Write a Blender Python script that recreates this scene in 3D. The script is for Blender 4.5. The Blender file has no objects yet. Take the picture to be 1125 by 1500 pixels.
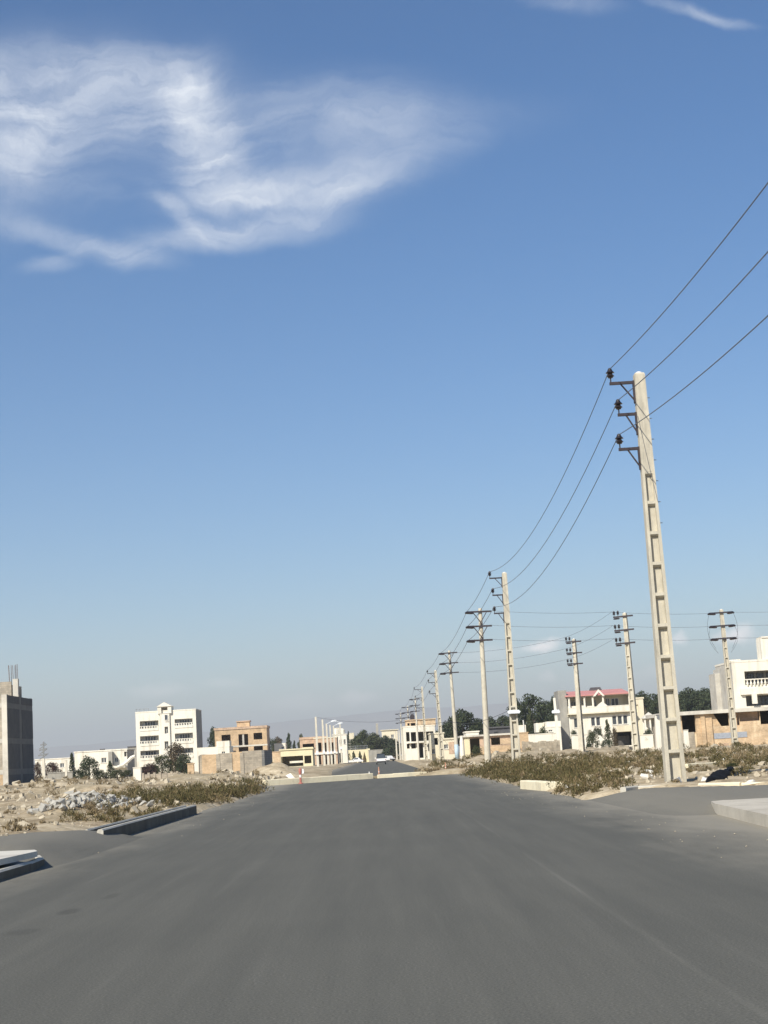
import bpy, bmesh, math, random
from mathutils import Vector, Matrix, Euler, noise
random.seed(11)
SC = bpy.context.scene
COL = SC.collection
R = math.radians
# ------------------------------------------------------------------ camera
CAM_H = 1.4
F = 2300.0                                  # focal length in photo pixels (1125 x 1500)
PITCH, YAW, ROLL = R(8.82), R(0.66), R(3.3)
ROT = Matrix.Rotation(-YAW, 3, 'Z') @ Matrix.Rotation(R(90) + PITCH, 3, 'X') @ Matrix.Rotation(-ROLL, 3, 'Z')
CAM = Vector((0, 0, CAM_H))
cd = bpy.data.cameras.new('camera')
cam = bpy.data.objects.new('camera', cd)
COL.objects.link(cam)
cam.location = CAM
cam.rotation_euler = ROT.to_euler()
cd.sensor_fit = 'VERTICAL'
cd.sensor_height = 24.0
cd.sensor_width = 18.0
cd.lens = F / 1500.0 * 24.0
cd.clip_start = 0.1
cd.clip_end = 60000
SC.camera = cam


def ray(px, py):
    return ROT @ Vector(((px - 562.5) / F, -(py - 750.0) / F, -1.0))


def W(px, py, Y):
    d = ray(px, py)
    return CAM + d * (Y / d.y)


def proj(p):
    q = ROT.transposed() @ (Vector(p) - CAM)
    return (562.5 + F * q.x / -q.z, 750 - F * q.y / -q.z)


# ------------------------------------------------------------------ object helpers
def tag(o, label=None, cat=None, group=None, kind=None):
    if label: o['label'] = label
    if cat: o['category'] = cat
    if group: o['group'] = group
    if kind: o['kind'] = kind
    return o


def empty(name, loc, label, cat, group=None, rz=0.0):
    o = bpy.data.objects.new(name, None)
    o.empty_display_size = 0.3
    COL.objects.link(o)
    o.location = loc
    o.rotation_euler.z = rz
    tag(o, label, cat, group)
    return o


def link_mesh(name, me, parent=None, loc=(0, 0, 0)):
    o = bpy.data.objects.new(name, me)
    COL.objects.link(o)
    if parent: o.parent = parent
    o.location = loc
    return o


def copy_tree(o, parent=None):
    c = o.copy()
    COL.objects.link(c)
    if parent: c.parent = parent
    for ch in list(o.children):
        copy_tree(ch, c)
    return c


class MB:
    """collects polygons; .build() links them as one mesh object"""
    def __init__(self, org=(0, 0, 0)):
        self.v, self.f, self.m = [], [], []
        self.org = Vector(org)
        self.mi = 0

    def add(self, verts, faces):
        n = len(self.v)
        self.v += [Vector(p) - self.org for p in verts]
        self.f += [tuple(i + n for i in f) for f in faces]
        self.m += [self.mi] * len(faces)
        return self

    def box(self, x0, y0, z0, x1, y1, z1):
        if x0 > x1: x0, x1 = x1, x0
        if y0 > y1: y0, y1 = y1, y0
        if z0 > z1: z0, z1 = z1, z0
        return self.add([(x0, y0, z0), (x1, y0, z0), (x1, y1, z0), (x0, y1, z0), (x0, y0, z1), (x1, y0, z1), (x1, y1, z1), (x0, y1, z1)],
                        [(0, 3, 2, 1), (4, 5, 6, 7), (0, 1, 5, 4), (1, 2, 6, 5), (2, 3, 7, 6), (3, 0, 4, 7)])

    def taper(self, cx0, cy0, z0, hx0, hy0, cx1, cy1, z1, hx1, hy1):
        return self.add([(cx0 - hx0, cy0 - hy0, z0), (cx0 + hx0, cy0 - hy0, z0), (cx0 + hx0, cy0 + hy0, z0), (cx0 - hx0, cy0 + hy0, z0),
                         (cx1 - hx1, cy1 - hy1, z1), (cx1 + hx1, cy1 - hy1, z1), (cx1 + hx1, cy1 + hy1, z1), (cx1 - hx1, cy1 + hy1, z1)],
                        [(0, 3, 2, 1), (4, 5, 6, 7), (0, 1, 5, 4), (1, 2, 6, 5), (2, 3, 7, 6), (3, 0, 4, 7)])

    def bar(self, a, b, r0, r1=None, n=8, cap=True):
        a, b = Vector(a), Vector(b)
        r1 = r0 if r1 is None else r1
        d = (b - a).normalized()
        u = d.cross(Vector((0, 0, 1)) if abs(d.z) < 0.9 else Vector((1, 0, 0))).normalized()
        w = d.cross(u)
        vs = []
        for p, r in ((a, r0), (b, r1)):
            for k in range(n):
                t = 2 * math.pi * (k + 0.5) / n
                vs.append(p + u * (math.cos(t) * r) + w * (math.sin(t) * r))
        fs = [(k, (k + 1) % n, n + (k + 1) % n, n + k) for k in range(n)]
        if cap: fs += [tuple(range(n - 1, -1, -1)), tuple(range(n, 2 * n))]
        return self.add(vs, fs)

    def path(self, pts, rs, n=6):
        pts = [Vector(p) for p in pts]
        if not hasattr(rs, '__len__'): rs = [rs] * len(pts)
        vs, fs = [], []
        for i, p in enumerate(pts):
            d = (pts[min(i + 1, len(pts) - 1)] - pts[max(i - 1, 0)]).normalized()
            u = d.cross(Vector((0, 0, 1)) if abs(d.z) < 0.95 else Vector((1, 0, 0))).normalized()
            w = d.cross(u)
            for k in range(n):
                t = 2 * math.pi * k / n
                vs.append(p + u * (math.cos(t) * rs[i]) + w * (math.sin(t) * rs[i]))
        for i in range(len(pts) - 1):
            for k in range(n):
                fs.append((i * n + k, i * n + (k + 1) % n, (i + 1) * n + (k + 1) % n, (i + 1) * n + k))
        fs += [tuple(range(n - 1, -1, -1)), tuple(range((len(pts) - 1) * n, len(pts) * n))]
        return self.add(vs, fs)

    def lathe(self, prof, c=(0, 0, 0), n=14):
        c = Vector(c)
        vs, fs = [], []
        for r, z in prof:
            for k in range(n):
                t = 2 * math.pi * k / n
                vs.append(c + Vector((r * math.cos(t), r * math.sin(t), z)))
        for i in range(len(prof) - 1):
            for k in range(n):
                fs.append((i * n + k, i * n + (k + 1) % n, (i + 1) * n + (k + 1) % n, (i + 1) * n + k))
        fs += [tuple(range(n - 1, -1, -1)), tuple(range((len(prof) - 1) * n, len(prof) * n))]
        return self.add(vs, fs)

    def prism(self, poly, axis, t0, t1):
        """polygon of (u, v) extruded along axis: 'X' -> (t,u,v), 'Y' -> (u,t,v), 'Z' -> (u,v,t)"""
        def pt(u, v, t):
            return {'X': (t, u, v), 'Y': (u, t, v), 'Z': (u, v, t)}[axis]
        n = len(poly)
        vs = [pt(u, v, t0) for u, v in poly] + [pt(u, v, t1) for u, v in poly]
        fs = [tuple(range(n)), tuple(range(2 * n - 1, n - 1, -1))] + [(k, n + k, n + (k + 1) % n, (k + 1) % n) for k in range(n)]
        return self.add(vs, fs)

    def wall(self, u0, u1, v0, v1, holes, t0, t1, axis='Y'):
        """wall in the u-z plane between depths t0 and t1 with rectangular holes"""
        def pt(u, v, t):
            return (u, t, v) if axis == 'Y' else (t, u, v)
        hs = []
        for a, b, c, d in holes:
            a, c = max(u0, min(u1, a)), max(u0, min(u1, c))
            b, d = max(v0, min(v1, b)), max(v0, min(v1, d))
            if c - a > 0.02 and d - b > 0.02: hs.append((a, b, c, d))
        us = sorted({u0, u1} | {h[0] for h in hs} | {h[2] for h in hs})
        vs = sorted({v0, v1} | {h[1] for h in hs} | {h[3] for h in hs})

        def solid(i, j):
            if i < 0 or j < 0 or i >= len(us) - 1 or j >= len(vs) - 1: return False
            cu, cv = (us[i] + us[i + 1]) / 2, (vs[j] + vs[j + 1]) / 2
            return not any(h[0] < cu < h[2] and h[1] < cv < h[3] for h in hs)
        for i in range(len(us) - 1):
            for j in range(len(vs) - 1):
                if not solid(i, j): continue
                a, c, b, d = us[i], us[i + 1], vs[j], vs[j + 1]
                for t in (t0, t1):
                    self.add([pt(a, b, t), pt(c, b, t), pt(c, d, t), pt(a, d, t)], [(0, 1, 2, 3)])
                if not solid(i - 1, j): self.add([pt(a, b, t0), pt(a, b, t1), pt(a, d, t1), pt(a, d, t0)], [(0, 1, 2, 3)])
                if not solid(i + 1, j): self.add([pt(c, b, t0), pt(c, b, t1), pt(c, d, t1), pt(c, d, t0)], [(0, 1, 2, 3)])
                if not solid(i, j - 1): self.add([pt(a, b, t0), pt(c, b, t0), pt(c, b, t1), pt(a, b, t1)], [(0, 1, 2, 3)])
                if not solid(i, j + 1): self.add([pt(a, d, t0), pt(c, d, t0), pt(c, d, t1), pt(a, d, t1)], [(0, 1, 2, 3)])
        return self

    def mesh(self, name, mats):
        me = bpy.data.meshes.new(name)
        me.from_pydata([tuple(p) for p in self.v], [], self.f)
        if not isinstance(mats, (list, tuple)): mats = [mats]
        for m in mats: me.materials.append(m)
        if len(mats) > 1: me.polygons.foreach_set('material_index', self.m)
        me.update()
        return me

    def build(self, name, mats, parent=None, smooth=False, fix=True, loc=(0, 0, 0)):
        me = self.mesh(name, mats)
        if fix:
            bm = bmesh.new(); bm.from_mesh(me)
            bmesh.ops.recalc_face_normals(bm, faces=bm.faces)
            bm.to_mesh(me); bm.free()
        if smooth: me.polygons.foreach_set('use_smooth', [True] * len(me.polygons))
        return link_mesh(name, me, parent, loc)


# ------------------------------------------------------------------ materials
def new_mat(name):
    m = bpy.data.materials.new(name)
    m.use_nodes = True
    nt = m.node_tree
    b = nt.nodes['Principled BSDF']
    return m, nt, b


def N(nt, typ, **kw):
    n = nt.nodes.new(typ)
    for k, v in kw.items():
        if k.startswith('i_'):
            key = k[2:]
            n.inputs[int(key) if key.isdigit() else key].default_value = v
        else:
            setattr(n, k, v)
    return n


def ramp(nt, fac, stops):
    r = N(nt, 'ShaderNodeValToRGB')
    e = r.color_ramp.elements
    while len(e) > 1: e.remove(e[-1])
    for i, (p, c) in enumerate(stops):
        el = e[0] if i == 0 else e.new(p)
        el.position = p
        el.color = (*c, 1) if len(c) == 3 else c
    nt.links.new(fac, r.inputs[0])
    return r.outputs[0]


def rough_mat(name, c1, c2, scale=3.0, rough=0.85, bump=0.2, bscale=None, c3=None, streak=False, spec=0.3):
    """plain weathered surface: two or three tones mixed by noise, with bump"""
    m, nt, b = new_mat(name)
    tc = N(nt, 'ShaderNodeTexCoord')
    co = tc.outputs['Object']
    n1 = N(nt, 'ShaderNodeTexNoise', i_Scale=scale, i_Detail=6.0, i_Roughness=0.65)
    nt.links.new(co, n1.inputs['Vector'])
    st = [(0.3, c1), (0.7, c2)]
    col = ramp(nt, n1.outputs['Fac'], st)
    if c3:
        n3 = N(nt, 'ShaderNodeTexNoise', i_Scale=scale * 0.35, i_Detail=7.0, i_Roughness=0.7)
        if streak:
            mp = N(nt, 'ShaderNodeMapping'); mp.inputs['Scale'].default_value = (1.6, 1.6, 0.22)
            nt.links.new(co, mp.inputs[0]); nt.links.new(mp.outputs[0], n3.inputs['Vector'])
            n3.inputs['Scale'].default_value = scale
        else:
            nt.links.new(co, n3.inputs['Vector'])
        f3 = ramp(nt, n3.outputs['Fac'], [(0.5, (0, 0, 0)), (0.72, (1, 1, 1))])
        mx = N(nt, 'ShaderNodeMix', data_type='RGBA')
        nt.links.new(f3, mx.inputs[0]); nt.links.new(col, mx.inputs[6]); mx.inputs[7].default_value = (*c3, 1)
        col = mx.outputs[2]
    nt.links.new(col, b.inputs['Base Color'])
    b.inputs['Roughness'].default_value = rough
    b.inputs['Specular IOR Level'].default_value = spec
    if bump:
        n2 = N(nt, 'ShaderNodeTexNoise', i_Scale=bscale or scale * 8, i_Detail=5.0, i_Roughness=0.6)
        nt.links.new(co, n2.inputs['Vector'])
        bp = N(nt, 'ShaderNodeBump', i_Strength=bump, i_Distance=0.02)
        nt.links.new(n2.outputs['Fac'], bp.inputs['Height'])
        nt.links.new(bp.outputs[0], b.inputs['Normal'])
    return m


def brick_mat(name, c1, c2, mortar, bw=0.24, bh=0.085, rough=0.9, patch=None):
    m, nt, b = new_mat(name)
    tc = N(nt, 'ShaderNodeTexCoord')
    sep = N(nt, 'ShaderNodeSeparateXYZ'); nt.links.new(tc.outputs['Object'], sep.inputs[0])
    ad = N(nt, 'ShaderNodeMath', operation='ADD'); nt.links.new(sep.outputs[0], ad.inputs[0]); nt.links.new(sep.outputs[1], ad.inputs[1])
    cb = N(nt, 'ShaderNodeCombineXYZ'); nt.links.new(ad.outputs[0], cb.inputs[0]); nt.links.new(sep.outputs[2], cb.inputs[1])
    br = N(nt, 'ShaderNodeTexBrick', i_Scale=1.0)
    br.inputs['Color1'].default_value = (*c1, 1); br.inputs['Color2'].default_value = (*c2, 1); br.inputs['Mortar'].default_value = (*mortar, 1)
    br.inputs['Brick Width'].default_value = bw; br.inputs['Row Height'].default_value = bh; br.inputs['Mortar Size'].default_value = 0.01
    nt.links.new(cb.outputs[0], br.inputs['Vector'])
    nz = N(nt, 'ShaderNodeTexNoise', i_Scale=0.9, i_Detail=7.0, i_Roughness=0.7)
    nt.links.new(tc.outputs['Object'], nz.inputs['Vector'])
    f = ramp(nt, nz.outputs['Fac'], [(0.3, (0.62, 0.62, 0.62)), (0.7, (1.25, 1.2, 1.15))])
    mx = N(nt, 'ShaderNodeMix', data_type='RGBA', blend_type='MULTIPLY'); mx.inputs[0].default_value = 1.0
    nt.links.new(br.outputs['Color'], mx.inputs[6]); nt.links.new(f, mx.inputs[7])
    col = mx.outputs[2]
    if patch:
        n4 = N(nt, 'ShaderNodeTexNoise', i_Scale=0.5, i_Detail=6.0, i_Roughness=0.7)
        nt.links.new(tc.outputs['Object'], n4.inputs['Vector'])
        f4 = ramp(nt, n4.outputs['Fac'], [(0.52, (0, 0, 0)), (0.6, (1, 1, 1))])
        m4 = N(nt, 'ShaderNodeMix', data_type='RGBA')
        nt.links.new(f4, m4.inputs[0]); nt.links.new(col, m4.inputs[6]); m4.inputs[7].default_value = (*patch, 1)
        col = m4.outputs[2]
    nt.links.new(col, b.inputs['Base Color'])
    b.inputs['Roughness'].default_value = rough
    b.inputs['Specular IOR Level'].default_value = 0.2
    bp = N(nt, 'ShaderNodeBump', i_Strength=0.5, i_Distance=0.01)
    nt.links.new(br.outputs['Fac'], bp.inputs['Height']); bp.invert = True
    nt.links.new(bp.outputs[0], b.inputs['Normal'])
    return m


def leaf_mat(name, stops, rough=0.75, ns=0.55):
    m, nt, b = new_mat(name)
    g = N(nt, 'ShaderNodeNewGeometry')
    tc = N(nt, 'ShaderNodeTexCoord')
    nz = N(nt, 'ShaderNodeTexNoise', i_Scale=ns, i_Detail=4.0)
    nt.links.new(tc.outputs['Object'], nz.inputs['Vector'])
    mm = N(nt, 'ShaderNodeMath', operation='MULTIPLY_ADD', i_1=0.55)
    nt.links.new(g.outputs['Random Per Island'], mm.inputs[0])
    m2 = N(nt, 'ShaderNodeMath', operation='MULTIPLY_ADD', i_1=0.9, i_2=-0.22)
    nt.links.new(nz.outputs['Fac'], m2.inputs[0]); nt.links.new(m2.outputs[0], mm.inputs[2])
    nt.links.new(ramp(nt, mm.outputs[0], stops), b.inputs['Base Color'])
    b.inputs['Roughness'].default_value = rough
    b.inputs['Specular IOR Level'].default_value = 0.15
    return m


def plain(name, c, rough=0.5, metal=0.0, spec=0.5):
    m, nt, b = new_mat(name)
    tc = N(nt, 'ShaderNodeTexCoord')
    nz = N(nt, 'ShaderNodeTexNoise', i_Scale=9.0, i_Detail=4.0)
    nt.links.new(tc.outputs['Object'], nz.inputs['Vector'])
    nt.links.new(ramp(nt, nz.outputs['Fac'], [(0.3, tuple(x * 0.82 for x in c)), (0.7, tuple(min(1, x * 1.12) for x in c))]), b.inputs['Base Color'])
    b.inputs['Roughness'].default_value = rough
    b.inputs['Metallic'].default_value = metal
    b.inputs['Specular IOR Level'].default_value = spec
    return m


M = {}
M['pole'] = rough_mat('pole_concrete', (0.44, 0.41, 0.335), (0.58, 0.54, 0.44), 2.2, 0.9, 0.5, 30, (0.31, 0.29, 0.24), streak=True)
M['pole_pale'] = rough_mat('pole_concrete_pale', (0.52, 0.49, 0.41), (0.64, 0.60, 0.50), 1.6, 0.9, 0.3, 20, (0.40, 0.375, 0.31), streak=True)
M['pole_cap'] = plain('pole_cap_plaster', (0.75, 0.74, 0.70), 0.8)
M['steel'] = plain('dark_bracket_steel', (0.045, 0.035, 0.04), 0.6, 0.3)
M['steel_grey'] = plain('galvanised_steel', (0.30, 0.31, 0.31), 0.45, 0.6)
M['porcelain'] = plain('brown_porcelain', (0.022, 0.017, 0.018), 0.3, 0.0, 0.6)
M['wire'] = plain('conductor_aluminium', (0.14, 0.15, 0.175), 0.6, 0.2)
M['cable'] = plain('black_cable', (0.03, 0.03, 0.035), 0.6)
M['white'] = rough_mat('white_render', (0.70, 0.665, 0.575), (0.78, 0.745, 0.65), 0.5, 0.85, 0.1, 6, (0.50, 0.46, 0.375), streak=True)
M['cream'] = rough_mat('cream_render', (0.62, 0.565, 0.43), (0.70, 0.645, 0.50), 0.5, 0.85, 0.1, 6, (0.52, 0.46, 0.34), streak=True)
M['yellow'] = rough_mat('pale_yellow_render', (0.64, 0.575, 0.38), (0.72, 0.655, 0.45), 0.5, 0.85, 0.1, 6)
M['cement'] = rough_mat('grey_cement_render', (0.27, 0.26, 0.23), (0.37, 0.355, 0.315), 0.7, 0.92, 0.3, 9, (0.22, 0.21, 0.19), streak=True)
M['shadeframe'] = rough_mat('shade_darkened_concrete', (0.13, 0.13, 0.125), (0.18, 0.18, 0.17), 1.3, 0.95, 0.3, 9)  # frame on the tower's side, its shade mixed into the colour
M['shade_and_graffiti'] = rough_mat('shade_and_graffiti_grey', (0.075, 0.078, 0.08), (0.11, 0.113, 0.115), 1.3, 0.95, 0.3, 9)  # painted shade of the tower's side panels, also the wall scribble
M['block'] = brick_mat('grey_block_wall', (0.33, 0.30, 0.25), (0.42, 0.38, 0.31), (0.30, 0.28, 0.24), 0.42, 0.2)
M['blockshade'] = brick_mat('shaded_block_wall', (0.185, 0.19, 0.185), (0.235, 0.24, 0.235), (0.15, 0.15, 0.15), 0.42, 0.2)  # copy of the block wall darkened for faces in shade
M['frame'] = rough_mat('raw_concrete', (0.42, 0.40, 0.36), (0.54, 0.52, 0.46), 1.1, 0.9, 0.3, 9, (0.34, 0.32, 0.28))
M['brick'] = brick_mat('buff_brick', (0.53, 0.37, 0.215), (0.63, 0.46, 0.28), (0.48, 0.42, 0.33))
M['brickpink'] = brick_mat('pinkish_brick', (0.52, 0.35, 0.24), (0.60, 0.43, 0.30), (0.48, 0.43, 0.36))
M['brickpatch'] = brick_mat('patched_brick', (0.54, 0.385, 0.235), (0.64, 0.475, 0.305), (0.52, 0.46, 0.36), patch=(0.66, 0.55, 0.38))
M['stonewall'] = brick_mat('rough_stone_wall', (0.30, 0.265, 0.21), (0.43, 0.39, 0.31), (0.24, 0.22, 0.18), 0.5, 0.3)
M['slab'] = rough_mat('roof_slab_concrete', (0.50, 0.475, 0.42), (0.66, 0.63, 0.55), 0.8, 0.9, 0.3, 9, (0.34, 0.31, 0.27))
M['kerb'] = rough_mat('kerb_concrete', (0.42, 0.40, 0.345), (0.55, 0.525, 0.455), 2.0, 0.92, 0.5, 25, (0.33, 0.31, 0.26))
M['kerbdark'] = rough_mat('stained_kerb_concrete', (0.20, 0.19, 0.17), (0.30, 0.285, 0.25), 1.5, 0.95, 0.4, 20, (0.15, 0.145, 0.13))
M['tar'] = rough_mat('shaded_kerb_side', (0.10, 0.087, 0.066), (0.155, 0.136, 0.104), 1.5, 0.95, 0.4, 20, (0.2, 0.19, 0.17))  # shade of the kerb's side faces painted into the colour
M['kerbwhite'] = rough_mat('pale_kerb_concrete', (0.74, 0.66, 0.47), (0.82, 0.75, 0.56), 2.0, 0.92, 0.4, 20, (0.56, 0.50, 0.37))
M['pinkroof'] = rough_mat('pink_roof_sheet', (0.50, 0.215, 0.195), (0.58, 0.27, 0.245), 1.0, 0.6, 0.1)
M['darkroof'] = rough_mat('dark_roof_sheet', (0.06, 0.06, 0.065), (0.10, 0.10, 0.11), 1.0, 0.7, 0.1)
M['glass'] = plain('window_glass', (0.055, 0.065, 0.075), 0.12, 0.0, 0.6)
M['winframe'] = plain('window_frame_white', (0.70, 0.69, 0.65), 0.5)
M['winframe_d'] = plain('window_frame_dark', (0.08, 0.075, 0.07), 0.5)
M['inner'] = rough_mat('interior_plaster', (0.30, 0.29, 0.26), (0.38, 0.37, 0.33), 1.0, 0.95, 0)
M['rebar'] = plain('rusty_rebar', (0.16, 0.12, 0.11), 0.8)
M['bark'] = rough_mat('tree_bark', (0.10, 0.08, 0.06), (0.17, 0.14, 0.10), 6, 0.95, 0.5)
M['leaf_dark'] = leaf_mat('dark_conifer_leaf', [(0.1, (0.016, 0.024, 0.014)), (0.5, (0.034, 0.047, 0.025)), (0.9, (0.072, 0.088, 0.042))])
M['leaf_mid'] = leaf_mat('mid_green_leaf', [(0.1, (0.022, 0.032, 0.015)), (0.5, (0.045, 0.056, 0.025)), (0.9, (0.085, 0.092, 0.042))])
M['leaf_dry'] = leaf_mat('dry_brown_leaf', [(0.1, (0.05, 0.035, 0.022)), (0.5, (0.085, 0.065, 0.04)), (0.9, (0.15, 0.12, 0.07))])
M['leaf_red'] = leaf_mat('purplish_leaf', [(0.1, (0.025, 0.014, 0.014)), (0.5, (0.05, 0.03, 0.026)), (0.9, (0.09, 0.06, 0.045))])
M['weed'] = leaf_mat('verge_weed', [(0.08, (0.038, 0.030, 0.015)), (0.3, (0.064, 0.060, 0.025)), (0.55, (0.108, 0.094, 0.040)), (0.75, (0.185, 0.138, 0.072)), (0.95, (0.33, 0.255, 0.15))], ns=0.4)
M['weed_dry'] = leaf_mat('dry_weed', [(0.08, (0.10, 0.075, 0.045)), (0.4, (0.18, 0.14, 0.08)), (0.7, (0.27, 0.21, 0.125)), (0.95, (0.42, 0.34, 0.21))])
M['rubble'] = rough_mat('broken_concrete', (0.29, 0.28, 0.25), (0.47, 0.455, 0.41), 4, 0.95, 0.5, 20)
M['rock'] = rough_mat('pale_stone', (0.34, 0.295, 0.22), (0.52, 0.46, 0.35), 4, 0.95, 0.5, 20)
M['plaster'] = rough_mat('white_plaster_scrap', (0.66, 0.64, 0.58), (0.8, 0.78, 0.72), 4, 0.9, 0.3)
M['red'] = plain('faded_red_paint', (0.42, 0.15, 0.115), 0.7)
M['orange'] = plain('orange_plastic', (0.52, 0.26, 0.17), 0.7)
M['whitepaint'] = plain('white_paint', (0.78, 0.78, 0.76), 0.4)
M['carwhite'] = plain('white_car_paint', (0.74, 0.74, 0.73), 0.25, 0.0, 0.5)
M['rubber'] = plain('black_rubber', (0.02, 0.02, 0.02), 0.8)
M['chrome'] = plain('wheel_metal', (0.4, 0.4, 0.4), 0.4, 0.7)
M['taillight'] = plain('tail_light_red', (0.35, 0.02, 0.02), 0.3)
M['bluepaint'] = plain('pale_blue_paint', (0.42, 0.54, 0.62), 0.6)
M['bluegrey'] = plain('blue_grey_panel', (0.30, 0.33, 0.38), 0.7)
M['tarp'] = plain('dark_blue_tarp', (0.010, 0.011, 0.014), 0.9, 0.0, 0.1)
M['lampglass'] = plain('lamp_housing_white', (0.72, 0.76, 0.80), 0.35)
M['tint'] = plain('tinted_glass', (0.018, 0.020, 0.026), 0.35, 0.0, 0.3)
HAZE_D = 1.9e-4
# ------------------------------------------------------------------ light, sky
SUN_ELEV = R(38)
SUN_AZ_DIR = Vector((-0.62, -1.0, 0)).normalized()            # horizontal direction towards the sun
sun_vec = Vector((SUN_AZ_DIR.x * math.cos(SUN_ELEV), SUN_AZ_DIR.y * math.cos(SUN_ELEV), math.sin(SUN_ELEV)))
sl = bpy.data.lights.new('sun', 'SUN')
sl.energy = 5.0
sl.angle = R(0.5)
sl.color = (1.0, 0.93, 0.80)
so = bpy.data.objects.new('sun', sl); COL.objects.link(so)
so.rotation_euler = (-sun_vec).to_track_quat('-Z', 'Y').to_euler()
so.location = (0, 0, 60)

wd = bpy.data.worlds.new('World'); SC.world = wd
wd.use_nodes = True
nt = wd.node_tree
bg = nt.nodes['Background']
sky = N(nt, 'ShaderNodeTexSky', sky_type='NISHITA')
sky.sun_disc = False
sky.sun_elevation = SUN_ELEV
sky.sun_rotation = math.atan2(SUN_AZ_DIR.x, SUN_AZ_DIR.y)
sky.altitude = 1100
sky.air_density = 1.1
sky.dust_density = 0.9
sky.ozone_density = 3.0
L = nt.links.new
tcw = N(nt, 'ShaderNodeTexCoord')
sp = N(nt, 'ShaderNodeSeparateXYZ'); L(tcw.outputs['Generated'], sp.inputs[0])
yy = N(nt, 'ShaderNodeMath', operation='MAXIMUM', i_1=0.02); L(sp.outputs[1], yy.inputs[0])
aa = N(nt, 'ShaderNodeMath', operation='DIVIDE'); L(sp.outputs[0], aa.inputs[0]); L(yy.outputs[0], aa.inputs[1])
bb = N(nt, 'ShaderNodeMath', operation='DIVIDE'); L(sp.outputs[2], bb.inputs[0]); L(yy.outputs[0], bb.inputs[1])
ab = N(nt, 'ShaderNodeCombineXYZ'); L(aa.outputs[0], ab.inputs[0]); L(bb.outputs[0], ab.inputs[1])
# slow swirl that bends the ice streaks
wn = N(nt, 'ShaderNodeTexNoise', i_Scale=9.0, i_Detail=8.0, i_Roughness=0.58); L(ab.outputs[0], wn.inputs['Vector'])
ws = N(nt, 'ShaderNodeVectorMath', operation='SUBTRACT'); L(wn.outputs['Color'], ws.inputs[0]); ws.inputs[1].default_value = (0.5, 0.5, 0.5)
wm = N(nt, 'ShaderNodeVectorMath', operation='MULTIPLY_ADD'); L(ws.outputs[0], wm.inputs[0]); wm.inputs[1].default_value = (0.06, 0.036, 0); L(ab.outputs[0], wm.inputs[2])
warp = wm.outputs[0]


def px2ab(px, py):
    d = ray(px, py)
    return d.x / d.y, d.z / d.y


def cloud_sum(items, coord):
    tot = None
    for cx, cy, rx, ry, ang, wgt in items:
        a, b_ = px2ab(cx, cy)
        a2, b2 = px2ab(cx + 10, cy)
        s = math.hypot(a2 - a, b2 - b_) / 10
        mp = N(nt, 'ShaderNodeMapping', vector_type='TEXTURE')
        mp.inputs['Location'].default_value = (a, b_, 0)
        mp.inputs['Rotation'].default_value = (0, 0, R(-ang - 3.3))
        mp.inputs['Scale'].default_value = (rx * s, ry * s * 1.1, 1)
        L(coord, mp.inputs[0])
        ln = N(nt, 'ShaderNodeVectorMath', operation='LENGTH'); L(mp.outputs[0], ln.inputs[0])
        mr = N(nt, 'ShaderNodeMapRange', interpolation_type='SMOOTHERSTEP')
        mr.inputs['From Min'].default_value = 1.75; mr.inputs['From Max'].default_value = 0.0
        mr.inputs['To Min'].default_value = 0.0; mr.inputs['To Max'].default_value = wgt
        L(ln.outputs['Value'], mr.inputs['Value'])
        if tot is None: tot = mr.outputs[0]
        else:
            ad = N(nt, 'ShaderNodeMath', operation='ADD'); L(tot, ad.inputs[0]); L(mr.outputs[0], ad.inputs[1]); tot = ad.outputs[0]
    return tot


cirrus = [  # where each band of the cirrus hangs in the sky: centre, radii, tilt in degrees, weight
    (120, 180, 250, 120, 0, .26), (0, 190, 100, 110, 0, .40), (60, 110, 130, 55, -12, .34), (150, 175, 130, 46, -8, .36), (195, 100, 110, 32, 2, .36), (262, 118, 60, 42, 38, .34), (300, 190, 52, 90, -4, .52),
    (60, 220, 110, 28, -14, .16), (325, 262, 66, 36, 10, .44), (420, 285, 150, 30, -6, .56), (520, 265, 130, 30, -14, .20),
    (450, 195, 190, 70, -8, .30), (470, 150, 150, 34, -8, .10), (560, 168, 110, 24, -10, .17), (580, 220, 110, 46, -12, .13), (650, 195, 170, 34, -14, .14),
    (350, 335, 160, 18, -6, .52), (290, 345, 80, 18, -10, .32), (205, 373, 56, 17, 6, .62), (118, 345, 80, 15, 16, .48), (80, 376, 48, 13, -8, .38), (262, 306, 52, 13, 42, .46),
    (70, 262, 130, 20, 6, .14), (30, 320, 90, 18, 6, .14),
    (840, 3, 70, 14, 8, .32), (1000, 8, 60, 9, 10, .38), (1060, 22, 45, 8, 12, .34)]
fib_m = N(nt, 'ShaderNodeMapping'); fib_m.inputs['Rotation'].default_value = (0, 0, R(-9)); fib_m.inputs['Scale'].default_value = (6.5, 38, 1)
wm2 = N(nt, 'ShaderNodeVectorMath', operation='MULTIPLY_ADD'); L(ws.outputs[0], wm2.inputs[0]); wm2.inputs[1].default_value = (0.11, 0.09, 0); L(ab.outputs[0], wm2.inputs[2])
L(wm2.outputs[0], fib_m.inputs[0])
fib = N(nt, 'ShaderNodeTexNoise', i_Scale=1.0, i_Detail=12.0, i_Roughness=0.60, i_Distortion=0.35); L(fib_m.outputs[0], fib.inputs['Vector'])
puf = N(nt, 'ShaderNodeTexNoise', i_Scale=26.0, i_Detail=10.0, i_Roughness=0.62, i_Distortion=0.9); L(wm2.outputs[0], puf.inputs['Vector'])
fin_m = N(nt, 'ShaderNodeMapping'); fin_m.inputs['Rotation'].default_value = (0, 0, R(-13)); fin_m.inputs['Scale'].default_value = (13, 120, 1)
L(wm2.outputs[0], fin_m.inputs[0])
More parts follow.
